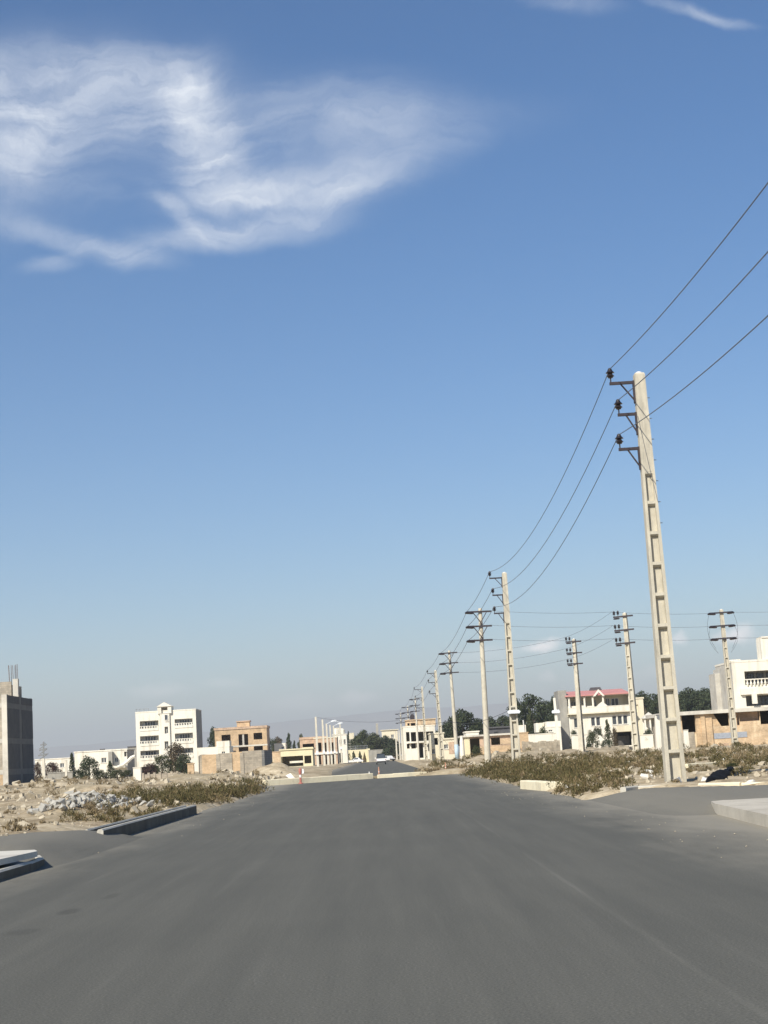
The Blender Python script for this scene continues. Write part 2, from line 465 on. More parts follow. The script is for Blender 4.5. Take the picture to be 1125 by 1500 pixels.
fin = N(nt, 'ShaderNodeTexNoise', i_Scale=1.0, i_Detail=8.0, i_Roughness=0.62, i_Distortion=0.5); L(fin_m.outputs[0], fin.inputs['Vector'])
fadd = N(nt, 'ShaderNodeMath', operation='MULTIPLY_ADD', i_1=0.26); L(fin.outputs['Fac'], fadd.inputs[0])
fsum = N(nt, 'ShaderNodeMath', operation='MULTIPLY_ADD', i_1=0.52); L(fib.outputs['Fac'], fsum.inputs[0])
pmul = N(nt, 'ShaderNodeMath', operation='MULTIPLY', i_1=0.24); L(puf.outputs['Fac'], pmul.inputs[0]); L(pmul.outputs[0], fadd.inputs[2]); L(fadd.outputs[0], fsum.inputs[2])
fibr = N(nt, 'ShaderNodeMapRange'); L(fsum.outputs[0], fibr.inputs['Value'])
fibr.inputs['From Min'].default_value = 0.33; fibr.inputs['From Max'].default_value = 0.67; fibr.inputs['To Min'].default_value = 0.22; fibr.inputs['To Max'].default_value = 1.24
cs = cloud_sum(cirrus, warp)
cden0 = N(nt, 'ShaderNodeMath', operation='MULTIPLY'); L(cs, cden0.inputs[0]); L(fibr.outputs[0], cden0.inputs[1])
cden = N(nt, 'ShaderNodeMath', operation='POWER', i_1=1.22); L(cden0.outputs[0], cden.inputs[0])
cumulus = [(802, 942, 20, 9, -14, .75), (782, 950, 20, 6, -8, .5), (1088, 931, 20, 13, -5, .75), (1065, 935, 20, 9, 0, .5), (995, 934, 13, 9, 0, .6), (525, 1022, 26, 10, 0, .42),
           (235, 1012, 40, 9, -4, .26), (800, 990, 14, 6, 0, .32), (440, 1030, 50, 10, 0, .22), (710, 960, 50, 12, -5, .22), (325, 1000, 30, 7, 0, .18), (900, 1000, 60, 14, 0, .15), (960, 985, 30, 8, 0, .2)]
wn3 = N(nt, 'ShaderNodeTexNoise', i_Scale=70.0, i_Detail=5.0, i_Roughness=0.6); L(ab.outputs[0], wn3.inputs['Vector'])
ws3 = N(nt, 'ShaderNodeVectorMath', operation='SUBTRACT'); L(wn3.outputs['Color'], ws3.inputs[0]); ws3.inputs[1].default_value = (0.5, 0.5, 0.5)
wm3 = N(nt, 'ShaderNodeVectorMath', operation='MULTIPLY_ADD'); L(ws3.outputs[0], wm3.inputs[0]); wm3.inputs[1].default_value = (0.016, 0.012, 0); L(ab.outputs[0], wm3.inputs[2])
cs2 = cloud_sum(cumulus, wm3.outputs[0])
call = N(nt, 'ShaderNodeMath', operation='ADD', use_clamp=True); L(cden.outputs[0], call.inputs[0]); call.inputs[1].default_value = 0.0
fy = N(nt, 'ShaderNodeMath', operation='GREATER_THAN', i_1=0.03); L(sp.outputs[1], fy.inputs[0])
cfac = N(nt, 'ShaderNodeMath', operation='MULTIPLY'); L(call.outputs[0], cfac.inputs[0]); L(fy.outputs[0], cfac.inputs[1])
SKY_SAT = N(nt, 'ShaderNodeHueSaturation'); SKY_SAT.inputs['Saturation'].default_value = 1.30; SKY_SAT.inputs['Value'].default_value = 1.04; SKY_SAT.inputs['Hue'].default_value = 0.5035
L(sky.outputs[0], SKY_SAT.inputs['Color'])
cm = N(nt, 'ShaderNodeMix', data_type='RGBA'); L(cfac.outputs[0], cm.inputs[0]); L(SKY_SAT.outputs[0], cm.inputs[6])
cm.inputs[7].default_value = (7.3, 7.8, 8.6, 1)
cf2 = N(nt, 'ShaderNodeMath', operation='MULTIPLY', use_clamp=True); L(cs2, cf2.inputs[0]); L(fy.outputs[0], cf2.inputs[1])
cm2 = N(nt, 'ShaderNodeMix', data_type='RGBA'); L(cf2.outputs[0], cm2.inputs[0]); L(cm.outputs[2], cm2.inputs[6])
cm2.inputs[7].default_value = (14.0, 13.6, 13.4, 1)
L(cm2.outputs[2], bg.inputs['Color'])
bg.inputs['Strength'].default_value = 0.085

vs = SC.view_settings
vs.view_transform = 'Standard'
vs.look = 'None'
vs.gamma = 1.0
vs.use_curve_mapping = False
vs.exposure = 0.42
SC.cycles.volume_bounces = 0
SC.cycles.max_bounces = 6
SC.cycles.use_denoising = True

# ------------------------------------------------------------------ terrain
ROAD_L, ROAD_R = -5.75, 5.15


def nz(x, y, s, o=0.0):
    return noise.noise(Vector((x / s + o, y / s - o * 1.7, o)))


MOUNDS = [(-17, 92, 5, 3, .5), (-27, 98, 6, 4, .75), (-38, 105, 7, 5, .9), (-12, 108, 4, 4, .6), (-24, 74, 5, 3, .4), (-33, 84, 6, 3.5, .6), (-14, 84, 3, 2, .35), (-22, 110, 4, 3, .7), (-12, 97, 2.5, 2, .4), (-8.3, 124, 1.7, 3, 1.0), (-29, 90, 5, 3, .5), (-21, 104, 4, 3, .5), (-35, 95, 4, 3, .6),
          (-16, 122, 5, 4, .3), (-9.6, 49.5, 1.3, 3.6, .32), (14, 150, 8, 6, .6), (24, 118, 9, 5, .35), (10, 140, 4, 7, .5), (19, 60, 6, 5, .2), (-60, 100, 14, 8, .7), (16, 165, 10, 5, .7)]


def far_edge(y):
    t = max(0.0, min(1.0, (y - 107) / 95)); u = max(0.0, min(1.0, (y - 107) / 40))
    return -3.3 - 2.7 * t, 2.2 + 1.5 * u


def in_paved(x, y):
    if ROAD_L < x < ROAD_R and -40 < y < 102.6: return True
    if -6.15 < x < -5.6 and 26 < y < 49.5 or -6.6 < x < -5.6 and y <= 26: return True                      # drainage channel
    if -7.4 < x < 0 and 78 < y < 102.6: return True                    # cross strip in front of the far kerb
    if 0 <= x < 6.3 and 93 < y < 102.6: return True
    if 102 < y < 424 and far_edge(y)[0] - .1 < x < far_edge(y)[1] + .1: return True   # road beyond
    if x >= ROAD_R and 17 < y < 31.4 and x < 14: return True
    if x >= ROAD_R and 31 < y < 41.2 - 1.35 * max(0, min(x - 6.4, 2.6)) + 0.1 and x < 45: return True
    return False


def terr(x, y):
    if in_paved(x, y): return -0.16
    dl = (-5.75 - x) if x < 0 else (x - 5.15)
    if y > 102: dl = (far_edge(y)[0] - x) if x < 0 else (x - far_edge(y)[1])
    dl = max(dl, 0.0)
    e = min(1.0, dl / 1.6)
    h = 0.03 + 0.19 * e
    far = min(1.0, max(0.0, (y - 60) / 80.0)) * min(1.0, dl / 6.0)
    h += 0.12 * far
    h += e * (0.11 * nz(x, y, 9.0) + 0.12 * nz(x, y, 2.7, 3.1) + 0.085 * nz(x, y, 1.0, 7.7)) * (1.0 if y < 400 else 0.4)
    if x < -8.5 and y > 58: h += .17 * max(0.0, nz(x, y, 1.7, 11.0) + .35 * nz(x, y, .7, 12.0)) * min(1.0, (-8.5 - x) / 2) * min(1.0, (y - 58) / 12)
    for mx, my, sx, sy, mh in MOUNDS:
        q = ((x - mx) / sx) ** 2 + ((y - my) / sy) ** 2
        if q < 9 and dl > 0.3:
            h += mh * math.exp(-q) * (1 + 0.5 * nz(x, y, 1.6, 5.0)) * min(1.0, dl / 1.5)
    return h


def axis(segs, far, growth=1.35):
    out = []
    for a, b_, st in segs:
        n = int(round((b_ - a) / st))
        out += [a + (b_ - a) * k / n for k in range(n)]
    v, st = segs[-1][1], segs[-1][2]
    while v < far:
        out.append(v); st *= growth; v += st
    out.append(far)
    return out


xp = axis([(0, 16, .33), (16, 40, .8), (40, 90, 2.5)], 17000)
xs = sorted({round(-v, 3) for v in xp} | {round(v, 3) for v in xp})
ys = [-16000, -4000, -800, -150, -40] + axis([(-20, 18, 2), (18, 62, .4), (62, 135, .6), (135, 220, 2), (220, 430, 6)], 17000)
tm = MB()
nx = len(xs)
tm.v = [Vector((x, y, terr(x, y) if abs(x) < 2000 and -500 < y < 3000 else 0.2)) for y in ys for x in xs]
tm.f = [(j * nx + i, j * nx + i + 1, (j + 1) * nx + i + 1, (j + 1) * nx + i) for j in range(len(ys) - 1) for i in range(nx - 1)]
tm.m = [0] * len(tm.f)

m, nt, b = new_mat('dry_earth')
L = nt.links.new
tc = N(nt, 'ShaderNodeTexCoord'); co = tc.outputs['Object']
a1 = N(nt, 'ShaderNodeTexNoise', i_Scale=0.22, i_Detail=8.0, i_Roughness=0.68); L(co, a1.inputs['Vector'])
a2 = N(nt, 'ShaderNodeTexNoise', i_Scale=2.3, i_Detail=7.0, i_Roughness=0.72); L(co, a2.inputs['Vector'])
mixf = N(nt, 'ShaderNodeMath', operation='MULTIPLY_ADD', i_1=0.5); L(a2.outputs['Fac'], mixf.inputs[0])
h5 = N(nt, 'ShaderNodeMath', operation='MULTIPLY', i_1=0.5); L(a1.outputs['Fac'], h5.inputs[0]); L(h5.outputs[0], mixf.inputs[2])
ec = ramp(nt, mixf.outputs[0], [(0.36, (0.17, 0.13, 0.085)), (0.44, (0.33, 0.26, 0.17)), (0.52, (0.47, 0.39, 0.265)), (0.62, (0.64, 0.55, 0.40))])
a3 = N(nt, 'ShaderNodeTexNoise', i_Scale=0.09, i_Detail=4.0); L(co, a3.inputs['Vector'])
f3 = ramp(nt, a3.outputs['Fac'], [(0.45, (0, 0, 0)), (0.62, (0.45, 0.45, 0.45))])
mx = N(nt, 'ShaderNodeMix', data_type='RGBA'); L(f3, mx.inputs[0]); L(ec, mx.inputs[6]); mx.inputs[7].default_value = (0.20, 0.165, 0.10, 1)
L(mx.outputs[2], b.inputs['Base Color'])
b.inputs['Roughness'].default_value = 0.97; b.inputs['Specular IOR Level'].default_value = 0.1
bp = N(nt, 'ShaderNodeBump', i_Strength=0.8, i_Distance=0.12); L(a2.outputs['Fac'], bp.inputs['Height']); L(bp.outputs[0], b.inputs['Normal'])
M['earth'] = m
tag(tm.build('ground', M['earth'], fix=False, smooth=True), 'dry sandy waste ground with stones and patches of weed', 'ground', kind='structure')

# ------------------------------------------------------------------ asphalt
def asphalt(aname, dust, marks):
    m, nt, b = new_mat(aname)
    L = nt.links.new
    tc = N(nt, 'ShaderNodeTexCoord'); co = tc.outputs['Object']
    spx = N(nt, 'ShaderNodeSeparateXYZ'); L(co, spx.inputs[0])
    mp = N(nt, 'ShaderNodeMapping'); mp.inputs['Scale'].default_value = (2.3, 0.10, 1); L(co, mp.inputs[0])
    s1 = N(nt, 'ShaderNodeTexNoise', i_Scale=1.0, i_Detail=10.0, i_Roughness=0.68); L(mp.outputs[0], s1.inputs['Vector'])
    s2 = N(nt, 'ShaderNodeTexNoise', i_Scale=0.16, i_Detail=5.0, i_Roughness=0.6); L(co, s2.inputs['Vector'])
    s3 = N(nt, 'ShaderNodeTexNoise', i_Scale=55.0, i_Detail=3.0, i_Roughness=0.8); L(co, s3.inputs['Vector'])
    q1 = N(nt, 'ShaderNodeMath', operation='MULTIPLY_ADD', i_1=0.66); L(s1.outputs['Fac'], q1.inputs[0])
    q2 = N(nt, 'ShaderNodeMath', operation='MULTIPLY', i_1=0.34); L(s2.outputs['Fac'], q2.inputs[0]); L(q2.outputs[0], q1.inputs[2])
    ac = ramp(nt, q1.outputs[0], [(0.33, (0.094, 0.094, 0.084)), (0.5, (0.111, 0.110, 0.097)), (0.68, (0.131, 0.129, 0.113))])
    # aggregate speckle
    ag = ramp(nt, s3.outputs['Fac'], [(0.3, (0.58, 0.58, 0.58)), (0.5, (0.98, 0.98, 0.98)), (0.62, (1.22, 1.22, 1.19)), (0.74, (2.1, 2.0, 1.85))])
    m1 = N(nt, 'ShaderNodeMix', data_type='RGBA', blend_type='MULTIPLY'); m1.inputs[0].default_value = 1.0; L(ac, m1.inputs[6]); L(ag, m1.inputs[7])
    # dust blown on from both edges
    ax = N(nt, 'ShaderNodeMath', operation='ADD', i_1=0.35); L(spx.outputs[0], ax.inputs[0])
    ab_ = N(nt, 'ShaderNodeMath', operation='ABSOLUTE'); L(ax.outputs[0], ab_.inputs[0])
    mp4 = N(nt, 'ShaderNodeMapping'); mp4.inputs['Scale'].default_value = (0.9, 0.22, 1); L(co, mp4.inputs[0])
    s4 = N(nt, 'ShaderNodeTexNoise', i_Scale=1.0, i_Detail=7.0, i_Roughness=0.65); L(mp4.outputs[0], s4.inputs['Vector'])
    dd = N(nt, 'ShaderNodeMath', operation='MULTIPLY_ADD', i_1=3.2); L(s4.outputs['Fac'], dd.inputs[0]); L(ab_.outputs[0], dd.inputs[2])
    df = N(nt, 'ShaderNodeMapRange', interpolation_type='SMOOTHSTEP'); L(dd.outputs[0], df.inputs['Value'])
    df.inputs['From Min'].default_value = 5.3; df.inputs['From Max'].default_value = 8.0; df.inputs['To Max'].default_value = dust
    m2_ = N(nt, 'ShaderNodeMix', data_type='RGBA'); L(df.outputs[0], m2_.inputs[0]); L(m1.outputs[2], m2_.inputs[6]); m2_.inputs[7].default_value = (0.32, 0.295, 0.24, 1)
    # a few thin pale scuffs along the driving direction and dark oil marks
    mp5 = N(nt, 'ShaderNodeMapping'); mp5.inputs['Scale'].default_value = (5.5, 0.10, 1); mp5.inputs['Rotation'].default_value = (0, 0, R(1.5)); L(co, mp5.inputs[0])
    s5 = N(nt, 'ShaderNodeTexNoise', i_Scale=1.0, i_Detail=5.0, i_Roughness=0.62); L(mp5.outputs[0], s5.inputs['Vector'])
    f5 = ramp(nt, s5.outputs['Fac'], [(0.60, (0, 0, 0)), (0.75, (0.09, 0.09, 0.09))])
    m5 = N(nt, 'ShaderNodeMix', data_type='RGBA'); L(f5, m5.inputs[0]); L(m2_.outputs[2], m5.inputs[6]); m5.inputs[7].default_value = (0.24, 0.23, 0.20, 1)
    mp6 = N(nt, 'ShaderNodeMapping'); mp6.inputs['Scale'].default_value = (1.1, 0.42, 1); mp6.inputs['Location'].default_value = (3.7, 1.9, 0); L(co, mp6.inputs[0])
    s6 = N(nt, 'ShaderNodeTexNoise', i_Scale=0.9, i_Detail=6.0, i_Roughness=0.7); L(mp6.outputs[0], s6.inputs['Vector'])
    f6 = ramp(nt, s6.outputs['Fac'], [(0.66, (0, 0, 0)), (0.74, (0.6, 0.6, 0.6))])
    m6 = N(nt, 'ShaderNodeMix', data_type='RGBA'); L(f6, m6.inputs[0]); L(m5.outputs[2], m6.inputs[6]); m6.inputs[7].default_value = (0.075, 0.073, 0.066, 1)
    col = m6.outputs[2]
    if marks:
        # pale paving joints along the road
        for jx in (1.87,):
            wob = N(nt, 'ShaderNodeMath', operation='MULTIPLY_ADD', i_1=0.10, i_2=-0.05 - jx); L(s4.outputs['Fac'], wob.inputs[0])
            sx = N(nt, 'ShaderNodeMath', operation='ADD'); L(spx.outputs[0], sx.inputs[0]); L(wob.outputs[0], sx.inputs[1])
            aj = N(nt, 'ShaderNodeMath', operation='ABSOLUTE'); L(sx.outputs[0], aj.inputs[0])
            mj = N(nt, 'ShaderNodeMapRange'); L(aj.outputs[0], mj.inputs['Value'])
            mj.inputs['From Min'].default_value = 0.04; mj.inputs['From Max'].default_value = 0.012; mj.inputs['To Min'].default_value = 0.0; mj.inputs['To Max'].default_value = 1.0
            bj = ramp(nt, s1.outputs['Fac'], [(0.40, (0, 0, 0)), (0.6, (.15, .15, .15))])
            fj = N(nt, 'ShaderNodeMath', operation='MULTIPLY'); L(mj.outputs[0], fj.inputs[0]); L(bj, fj.inputs[1])
            xj = N(nt, 'ShaderNodeMix', data_type='RGBA'); L(fj.outputs[0], xj.inputs[0]); L(col, xj.inputs[6]); xj.inputs[7].default_value = (0.27, 0.26, 0.225, 1); col = xj.outputs[2]
        # old oil stains left of the lane
        for ox, oy, orx, ory, ow in ((-3.28, 16.6, .16, .42, .38), (-3.35, 14.8, .20, .35, .26), (-3.15, 18.4, .10, .5, .3), (-3.6, 12.9, .22, .3, .2)):
            om = N(nt, 'ShaderNodeMapping', vector_type='TEXTURE'); om.inputs['Location'].default_value = (ox, oy, 0); om.inputs['Scale'].default_value = (orx, ory, 1); L(co, om.inputs[0])
            ln = N(nt, 'ShaderNodeVectorMath', operation='LENGTH'); L(om.outputs[0], ln.inputs[0])
            la = N(nt, 'ShaderNodeMath', operation='MULTIPLY_ADD', i_1=2.6); L(s6.outputs['Fac'], la.inputs[0]); L(ln.outputs['Value'], la.inputs[2])
            mo = N(nt, 'ShaderNodeMapRange', interpolation_type='SMOOTHSTEP'); L(la.outputs[0], mo.inputs['Value'])
            mo.inputs['From Min'].default_value = 2.35; mo.inputs['From Max'].default_value = 1.7; mo.inputs['To Min'].default_value = 0.0; mo.inputs['To Max'].default_value = ow
            xo = N(nt, 'ShaderNodeMix', data_type='RGBA'); L(mo.outputs[0], xo.inputs[0]); L(col, xo.inputs[6]); xo.inputs[7].default_value = (0.045, 0.044, 0.040, 1); col = xo.outputs[2]
    L(col, b.inputs['Base Color'])
    b.inputs['Roughness'].default_value = 0.9; b.inputs['Specular IOR Level'].default_value = 0.15
    bp = N(nt, 'ShaderNodeBump', i_Strength=0.35, i_Distance=0.01); L(s3.outputs['Fac'], bp.inputs['Height']); L(bp.outputs[0], b.inputs['Normal'])
    return m


M['asphalt'] = asphalt('worn_asphalt', 0.72, True)
M['asphalt_plain'] = asphalt('side_asphalt', 0.38, False)


def sheet(name, polys, zf, mat_, label, cat='road', step=None):
    mb = MB()
    for poly in polys:
        mb.add([(x, y, zf(x, y)) for x, y in poly], [tuple(range(len(poly)))])
    return tag(mb.build(name, mat_, fix=False), label, cat, kind='structure')


def jag(x, y0, y1, amp, st=0.5, o=0.0):
    n = int((y1 - y0) / st)
    return [(x + amp * (nz(o, y0 + k * st, 1.6, o) + 0.6 * nz(o, y0 + k * st, 0.5, o + 4)), y0 + k * st) for k in range(n + 1)]


le = [(-5.62, -40), (-5.62, 49)] + jag(-5.72, 49.5, 77, .22, .5, 2) + [(-6.8, 79), (-7.3, 83), (-7.3, 102.4)]
re = [(6.9, -40), (6.9, 31), (5.6, 33), (5.3, 39.5)] + jag(5.2, 40.5, 79, .24, .5, 9) + jag(5.2, 79.5, 92, .2, .5, 5) + [(6.0, 95), (6.2, 102.4)]
sheet('road', [le[::-1] + re], lambda x, y: 0.0, M['asphalt'], 'wide grey unmarked asphalt road running straight ahead')
sheet('far_road', [[(-3.4, 102), (2.2, 102), (2.2, 107.4), (3.8, 148), (3.9, 424), (-6.2, 424), (-6.1, 203)]], lambda x, y: -0.004, M['asphalt'], 'grey asphalt road continuing beyond the cross kerb')


def ramp_grid(name, xs_, ys_, zf, label):
    mb = MB()
    w = len(xs_)
    mb.v = [Vector((x(y) if callable(x) else x, y, 0)) for y in ys_ for x in xs_]
    for p in mb.v: p.z = zf(p.x, p.y)
    mb.f = [(j * w + i, j * w + i + 1, (j + 1) * w + i + 1, (j + 1) * w + i) for j in range(len(ys_) - 1) for i in range(w - 1)]
    mb.m = [0] * len(mb.f)
    return tag(mb.build(name, M['asphalt_plain'], fix=False, smooth=True), label, 'ramp', kind='structure')


def sm(t):
    t = max(0.0, min(1.0, t)); return t * t * (3 - 2 * t)


def lramp(x, y):
    t = sm((-4.9 - x) / 1.3)
    end = sm((y - 24.6) / 2.2) * (1 - 0.55 * sm((y - 31.5) / 3.2))
    return -0.012 + 0.31 * t * (0.25 + 0.75 * end) + 0.012 * nz(x, y, 0.8) * t


ramp_grid('entrance_ramp', [-8.4 + .2 * k for k in range(18)], [24.6 + .3 * k for k in range(32)], lramp, 'asphalt entrance ramp bridging the drainage channel on the left')


def rramp(x, y):
    t = sm((x - 5.0) / 1.8) * sm((y - 28.8) / 2.4)
    return -0.012 + 0.24 * t + 0.014 * nz(x, y, 1.1, 2.0) * t


ramp_grid('side_road', [4.9 + .22 * k for k in range(20)] + [9.5, 11, 14, 20, 30, 44], [26.4 + .35 * k for k in range(44)],
          lambda x, y: rramp(x, y) * 1.0 - (0.0 if y < 40.9 - 1.35 * max(0, min(x - 6.4, 2.6)) else 0.22), 'asphalt side road turning off to the right past the tall pole')

# pavement slab on the right
M['dustconc'] = rough_mat('dusty_pavement', (0.42, 0.385, 0.32), (0.55, 0.51, 0.43), 1.4, 0.95, 0.4, 14, (0.36, 0.33, 0.27))
pv = MB()
poly = [(6.28, 30.5), (6.12, 29.4), (5.95, 26.5), (5.78, 23.6), (5.6, 17), (14, 17), (14, 31.0), (6.6, 30.8)]
pv.prism(poly, 'Z', -0.1, 0.19)
tag(pv.build('pavement', M['dustconc']), 'dusty concrete pavement corner on the right roadside', 'pavement', kind='structure')

# ------------------------------------------------------------------ kerbs and channel walls
def kerb(label, pts, w, z0, z1, mat_, name='kerb', seg=1.0, group=None, wob=0.012):
    """a run of kerb stones following pts (x, y), with thin joints"""
    mb = MB()
    P = [Vector((x, y, 0)) for x, y in pts]
    k = 0
    for a, b_ in zip(P[:-1], P[1:]):
        n = max(1, int(round((b_ - a).length / seg)))
        d = (b_ - a).normalized(); s = Vector((-d.y, d.x, 0))
        for i in range(n):
            p = a + (b_ - a) * (i / n) + d * 0.006; q = a + (b_ - a) * ((i + 1) / n) - d * 0.006
            o1, o2, oz = random.uniform(-wob, wob), random.uniform(-wob, wob), random.uniform(-wob, wob)
            c = .03
            v = []
            for e, o in ((p, o1), (q, o2)):
                for u, z in ((-w / 2, z0), (w / 2, z0), (w / 2, z1 - c), (w / 2 - c, z1), (-w / 2 + c, z1), (-w / 2, z1 - c)):
                    v.append(e + s * (u + o) + Vector((0, 0, z + oz)))
            mb.mi = 0
            mb.add(v, [(5, 4, 3, 2, 1, 0), (6, 7, 8, 9, 10, 11)])
            n0 = len(mb.v) - 12
            for j in range(6):
                mb.mi = 1 if (j in (1, 5) and isinstance(mat_, list)) else 0     # side faces take the shade-darkened colour
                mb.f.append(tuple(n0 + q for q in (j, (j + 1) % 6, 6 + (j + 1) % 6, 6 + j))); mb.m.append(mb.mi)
            k += 1
    return tag(mb.build(name, mat_), label, 'kerb', group)


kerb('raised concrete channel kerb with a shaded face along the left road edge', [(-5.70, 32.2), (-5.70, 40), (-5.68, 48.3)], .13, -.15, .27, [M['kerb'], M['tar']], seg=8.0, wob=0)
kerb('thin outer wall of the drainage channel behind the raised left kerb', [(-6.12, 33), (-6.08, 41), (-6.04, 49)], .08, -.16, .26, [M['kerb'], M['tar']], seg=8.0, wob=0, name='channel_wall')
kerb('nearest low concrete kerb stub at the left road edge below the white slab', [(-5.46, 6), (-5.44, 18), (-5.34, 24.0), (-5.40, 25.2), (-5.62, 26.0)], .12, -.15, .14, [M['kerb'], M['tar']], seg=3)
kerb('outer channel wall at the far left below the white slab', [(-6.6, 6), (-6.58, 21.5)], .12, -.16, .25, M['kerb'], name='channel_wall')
sb = MB()
sb.prism([(-7.6, 22.0), (-5.52, 21.7), (-5.30, 24.5), (-5.45, 25.0), (-7.6, 25.6)], 'Z', .185, .27)
tag(sb.build('cover_slab', M['slab']), 'pale concrete slab covering the channel at the left edge of the road', 'slab')
kerb('long pale yellowish kerb crossing the far end of the road', [(-7.2, 98.0), (-0.6, 102.9)], .34, -.1, .36, M['kerbwhite'], seg=1.0)
kerb('thinner pale kerb in front of the brown weed bed across the road', [(-0.2, 103.2), (1.8, 104.0), (4.2, 105.3), (6.0, 105.6)], .2, -.1, .24, M['kerbwhite'], seg=1.0)
kerb('short dark kerb stub lying at the left corner before the cross kerb', [(-6.95, 84.5), (-6.45, 87.5)], .4, -.05, .22, M['kerb'], seg=1.5)
kerb('pale concrete kerb block half hidden by weeds on the right verge', [(4.98, 55.5), (5.32, 51.5), (5.60, 50.0)], .3, -.1, .30, M['kerbwhite'], seg=1.4)
kerb('pale kerb left of the tall near pole foot at the side road', [(6.15, 40.6), (6.6, 41.3), (7.3, 41.2)], .16, -.1, .27, M['kerb'])
kerb('whitish kerb right of the tall near pole foot along the side road', [(8.0, 40.0), (8.8, 38.9), (9.9, 38.2)], .16, -.1, .27, M['kerbwhite'])
kerb('broken pale kerb row lying in the weeds right of the tall near pole', [(12.0, 62.5), (15.0, 65.5)], .2, 0, .42, M['kerbwhite'], seg=1.0)
md = MB()
md.prism([(-0.8, 103.2), (0.5, 103.55), (4.2, 105.5), (6, 105.8), (6, 107.3), (-0.8, 107.3)], 'Z', -.1, .12)
tag(md.build('median_bed', M['earth']), 'earth bed between the thin far kerb and the road beyond', 'ground', kind='structure')
md = MB()
md.prism([(-7.1, 98.25), (-0.85, 102.9), (-0.85, 107.3), (-7.1, 107.3)], 'Z', -.1, .10)
tag(md.build('raised_verge', M['earth']), 'earth verge behind the pale far kerb', 'ground', kind='structure')

# ------------------------------------------------------------------ hills
hm = MB()
HY = 11000.0
prof = [(-900, 1128), (-300, 1118), (0, 1100), (250, 1070), (330, 1056), (385, 1047), (440, 1040), (500, 1030), (540, 1026), (600, 1020), (680, 1012), (720, 1009), (790, 1006), (850, 1004), (930, 1003), (1010, 1006), (1125, 1003), (1300, 1012), (2000, 1020)]
npts = []
for (xa, ya), (xb, yb) in zip(prof[:-1], prof[1:]):
    for k in range(6):
        t = k / 6; npts.append((xa + (xb - xa) * t, ya + (yb - ya) * t))
cols = []
for px, py in npts:
    p = W(px, py + max(0, (1108 - py)) * .22, HY)
    p.z += 14 * nz(p.x, 0, 420) + 8 * nz(p.x, 0, 150, 2)
    cols.append([(p.x, HY - 1600, 0), (p.x * .95, HY - 900, p.z * (.34 + .12 * nz(p.x, 1, 600))), (p.x * .98, HY - 400, p.z * (.72 + .16 * nz(p.x, 5, 420))), (p.x, HY, p.z), (p.x, HY + 1500, 0)])
for i, c in enumerate(cols): hm.v += [Vector(q) for q in c]
hm.f = [(i * 5 + j, (i + 1) * 5 + j, (i + 1) * 5 + j + 1, i * 5 + j + 1) for i in range(len(cols) - 1) for j in range(4)]
hm.m = [0] * len(hm.f)
M['hill'] = rough_mat('bare_hill_rock', (0.20, 0.17, 0.15), (0.30, 0.26, 0.22), 0.002, 0.95, 0)
tag(hm.build('hills', M['hill'], smooth=True), 'faint bare mountain range fading into haze on the horizon', 'hills', kind='structure')

# ------------------------------------------------------------------ haze
hz = MB(); hz.box(-17500, -16500, -1.2, 17500, 17500, 430)
m, nt, b = new_mat('haze_air')
nt.nodes.remove(b)
pvn = N(nt, 'ShaderNodeVolumePrincipled')
pvn.inputs['Color'].default_value = (0.91, 0.945, 0.96, 1)
pvn.inputs['Density'].default_value = HAZE_D
pvn.inputs['Anisotropy'].default_value = 0.06
nt.links.new(pvn.outputs[0], nt.nodes['Material Output'].inputs['Volume'])
if HAZE_D > 0: tag(hz.build('haze', m), 'thin pale haze in the air over the plain', 'haze', kind='stuff')
WIRE_SAG = [1.3, 1.3, 1.3]
WIRE_DZ = [0, -.1, -.5]
# ------------------------------------------------------------------ utility poles
def insulator_mb(mb, c, s=1.0):
    """pin insulator standing on c"""
    mb.lathe([(.02 * s, 0), (.02 * s, .12 * s), (.07 * s, .13 * s), (.085 * s, .17 * s), (.12 * s, .18 * s), (.07 * s, .24 * s), (.06 * s, .27 * s), (.13 * s, .285 * s), (.075 * s, .35 * s), (.05 * s, .41 * s), (.03 * s, .43 * s)], c, 12)


def shaft_ladder(H, wb, wt, db, dt, solid, npan):
    mb = MB()
    hw = lambda z: (wb + (wt - wb) * z / H) / 2
    hd = lambda z: (db + (dt - db) * z / H) / 2
    zs = H * (1 - solid)
    fl = lambda z: hw(z) * .205                                       # half width of a flange
    for s in (-1, 1):
        z0, z1 = -.4, zs
        mb.taper(s * (hw(z0) - fl(z0)), 0, z0, fl(z0), hd(z0), s * (hw(z1) - fl(z1)), 0, z1, fl(z1), hd(z1))
    mb.taper(0, 0, zs, hw(zs), hd(zs), 0, 0, H - .05, hw(H), hd(H))
    mb.taper(0, 0, H - .05, hw(H), hd(H), 0, 0, H, hw(H) * .8, hd(H) * .8)
    inner = lambda z: hw(z) - 2 * fl(z)
    mb.taper(0, 0, -.4, inner(-.4) + .01, hd(-.4) - .185, 0, 0, zs, inner(zs) + .01, hd(zs) - .125)   # web, set back on both sides
    step = (zs - .25) / npan
    for k in range(npan + 1):
        z = .25 + step * k
        a, b_ = z - .045, z + .045
        mb.taper(0, 0, a - .05, inner(a) + .01, hd(a) - .07, 0, 0, a, inner(a) + .01, hd(a) - .008)
        mb.taper(0, 0, a, inner(a) + .01, hd(a) - .008, 0, 0, b_, inner(b_) + .01, hd(b_) - .008)
    return mb, hw, hd


def shaft_round(H, rb, rt):
    mb = MB()
    mb.lathe([(rb * 1.03, -.4), (rb, .3), (rb + (rt - rb) * .5, H * .5), (rt, H - .03), (rt * .9, H)], (0, 0, 0), 18)
    return mb, (lambda z: rb + (rt - rb) * z / H), (lambda z: rb + (rt - rb) * z / H)


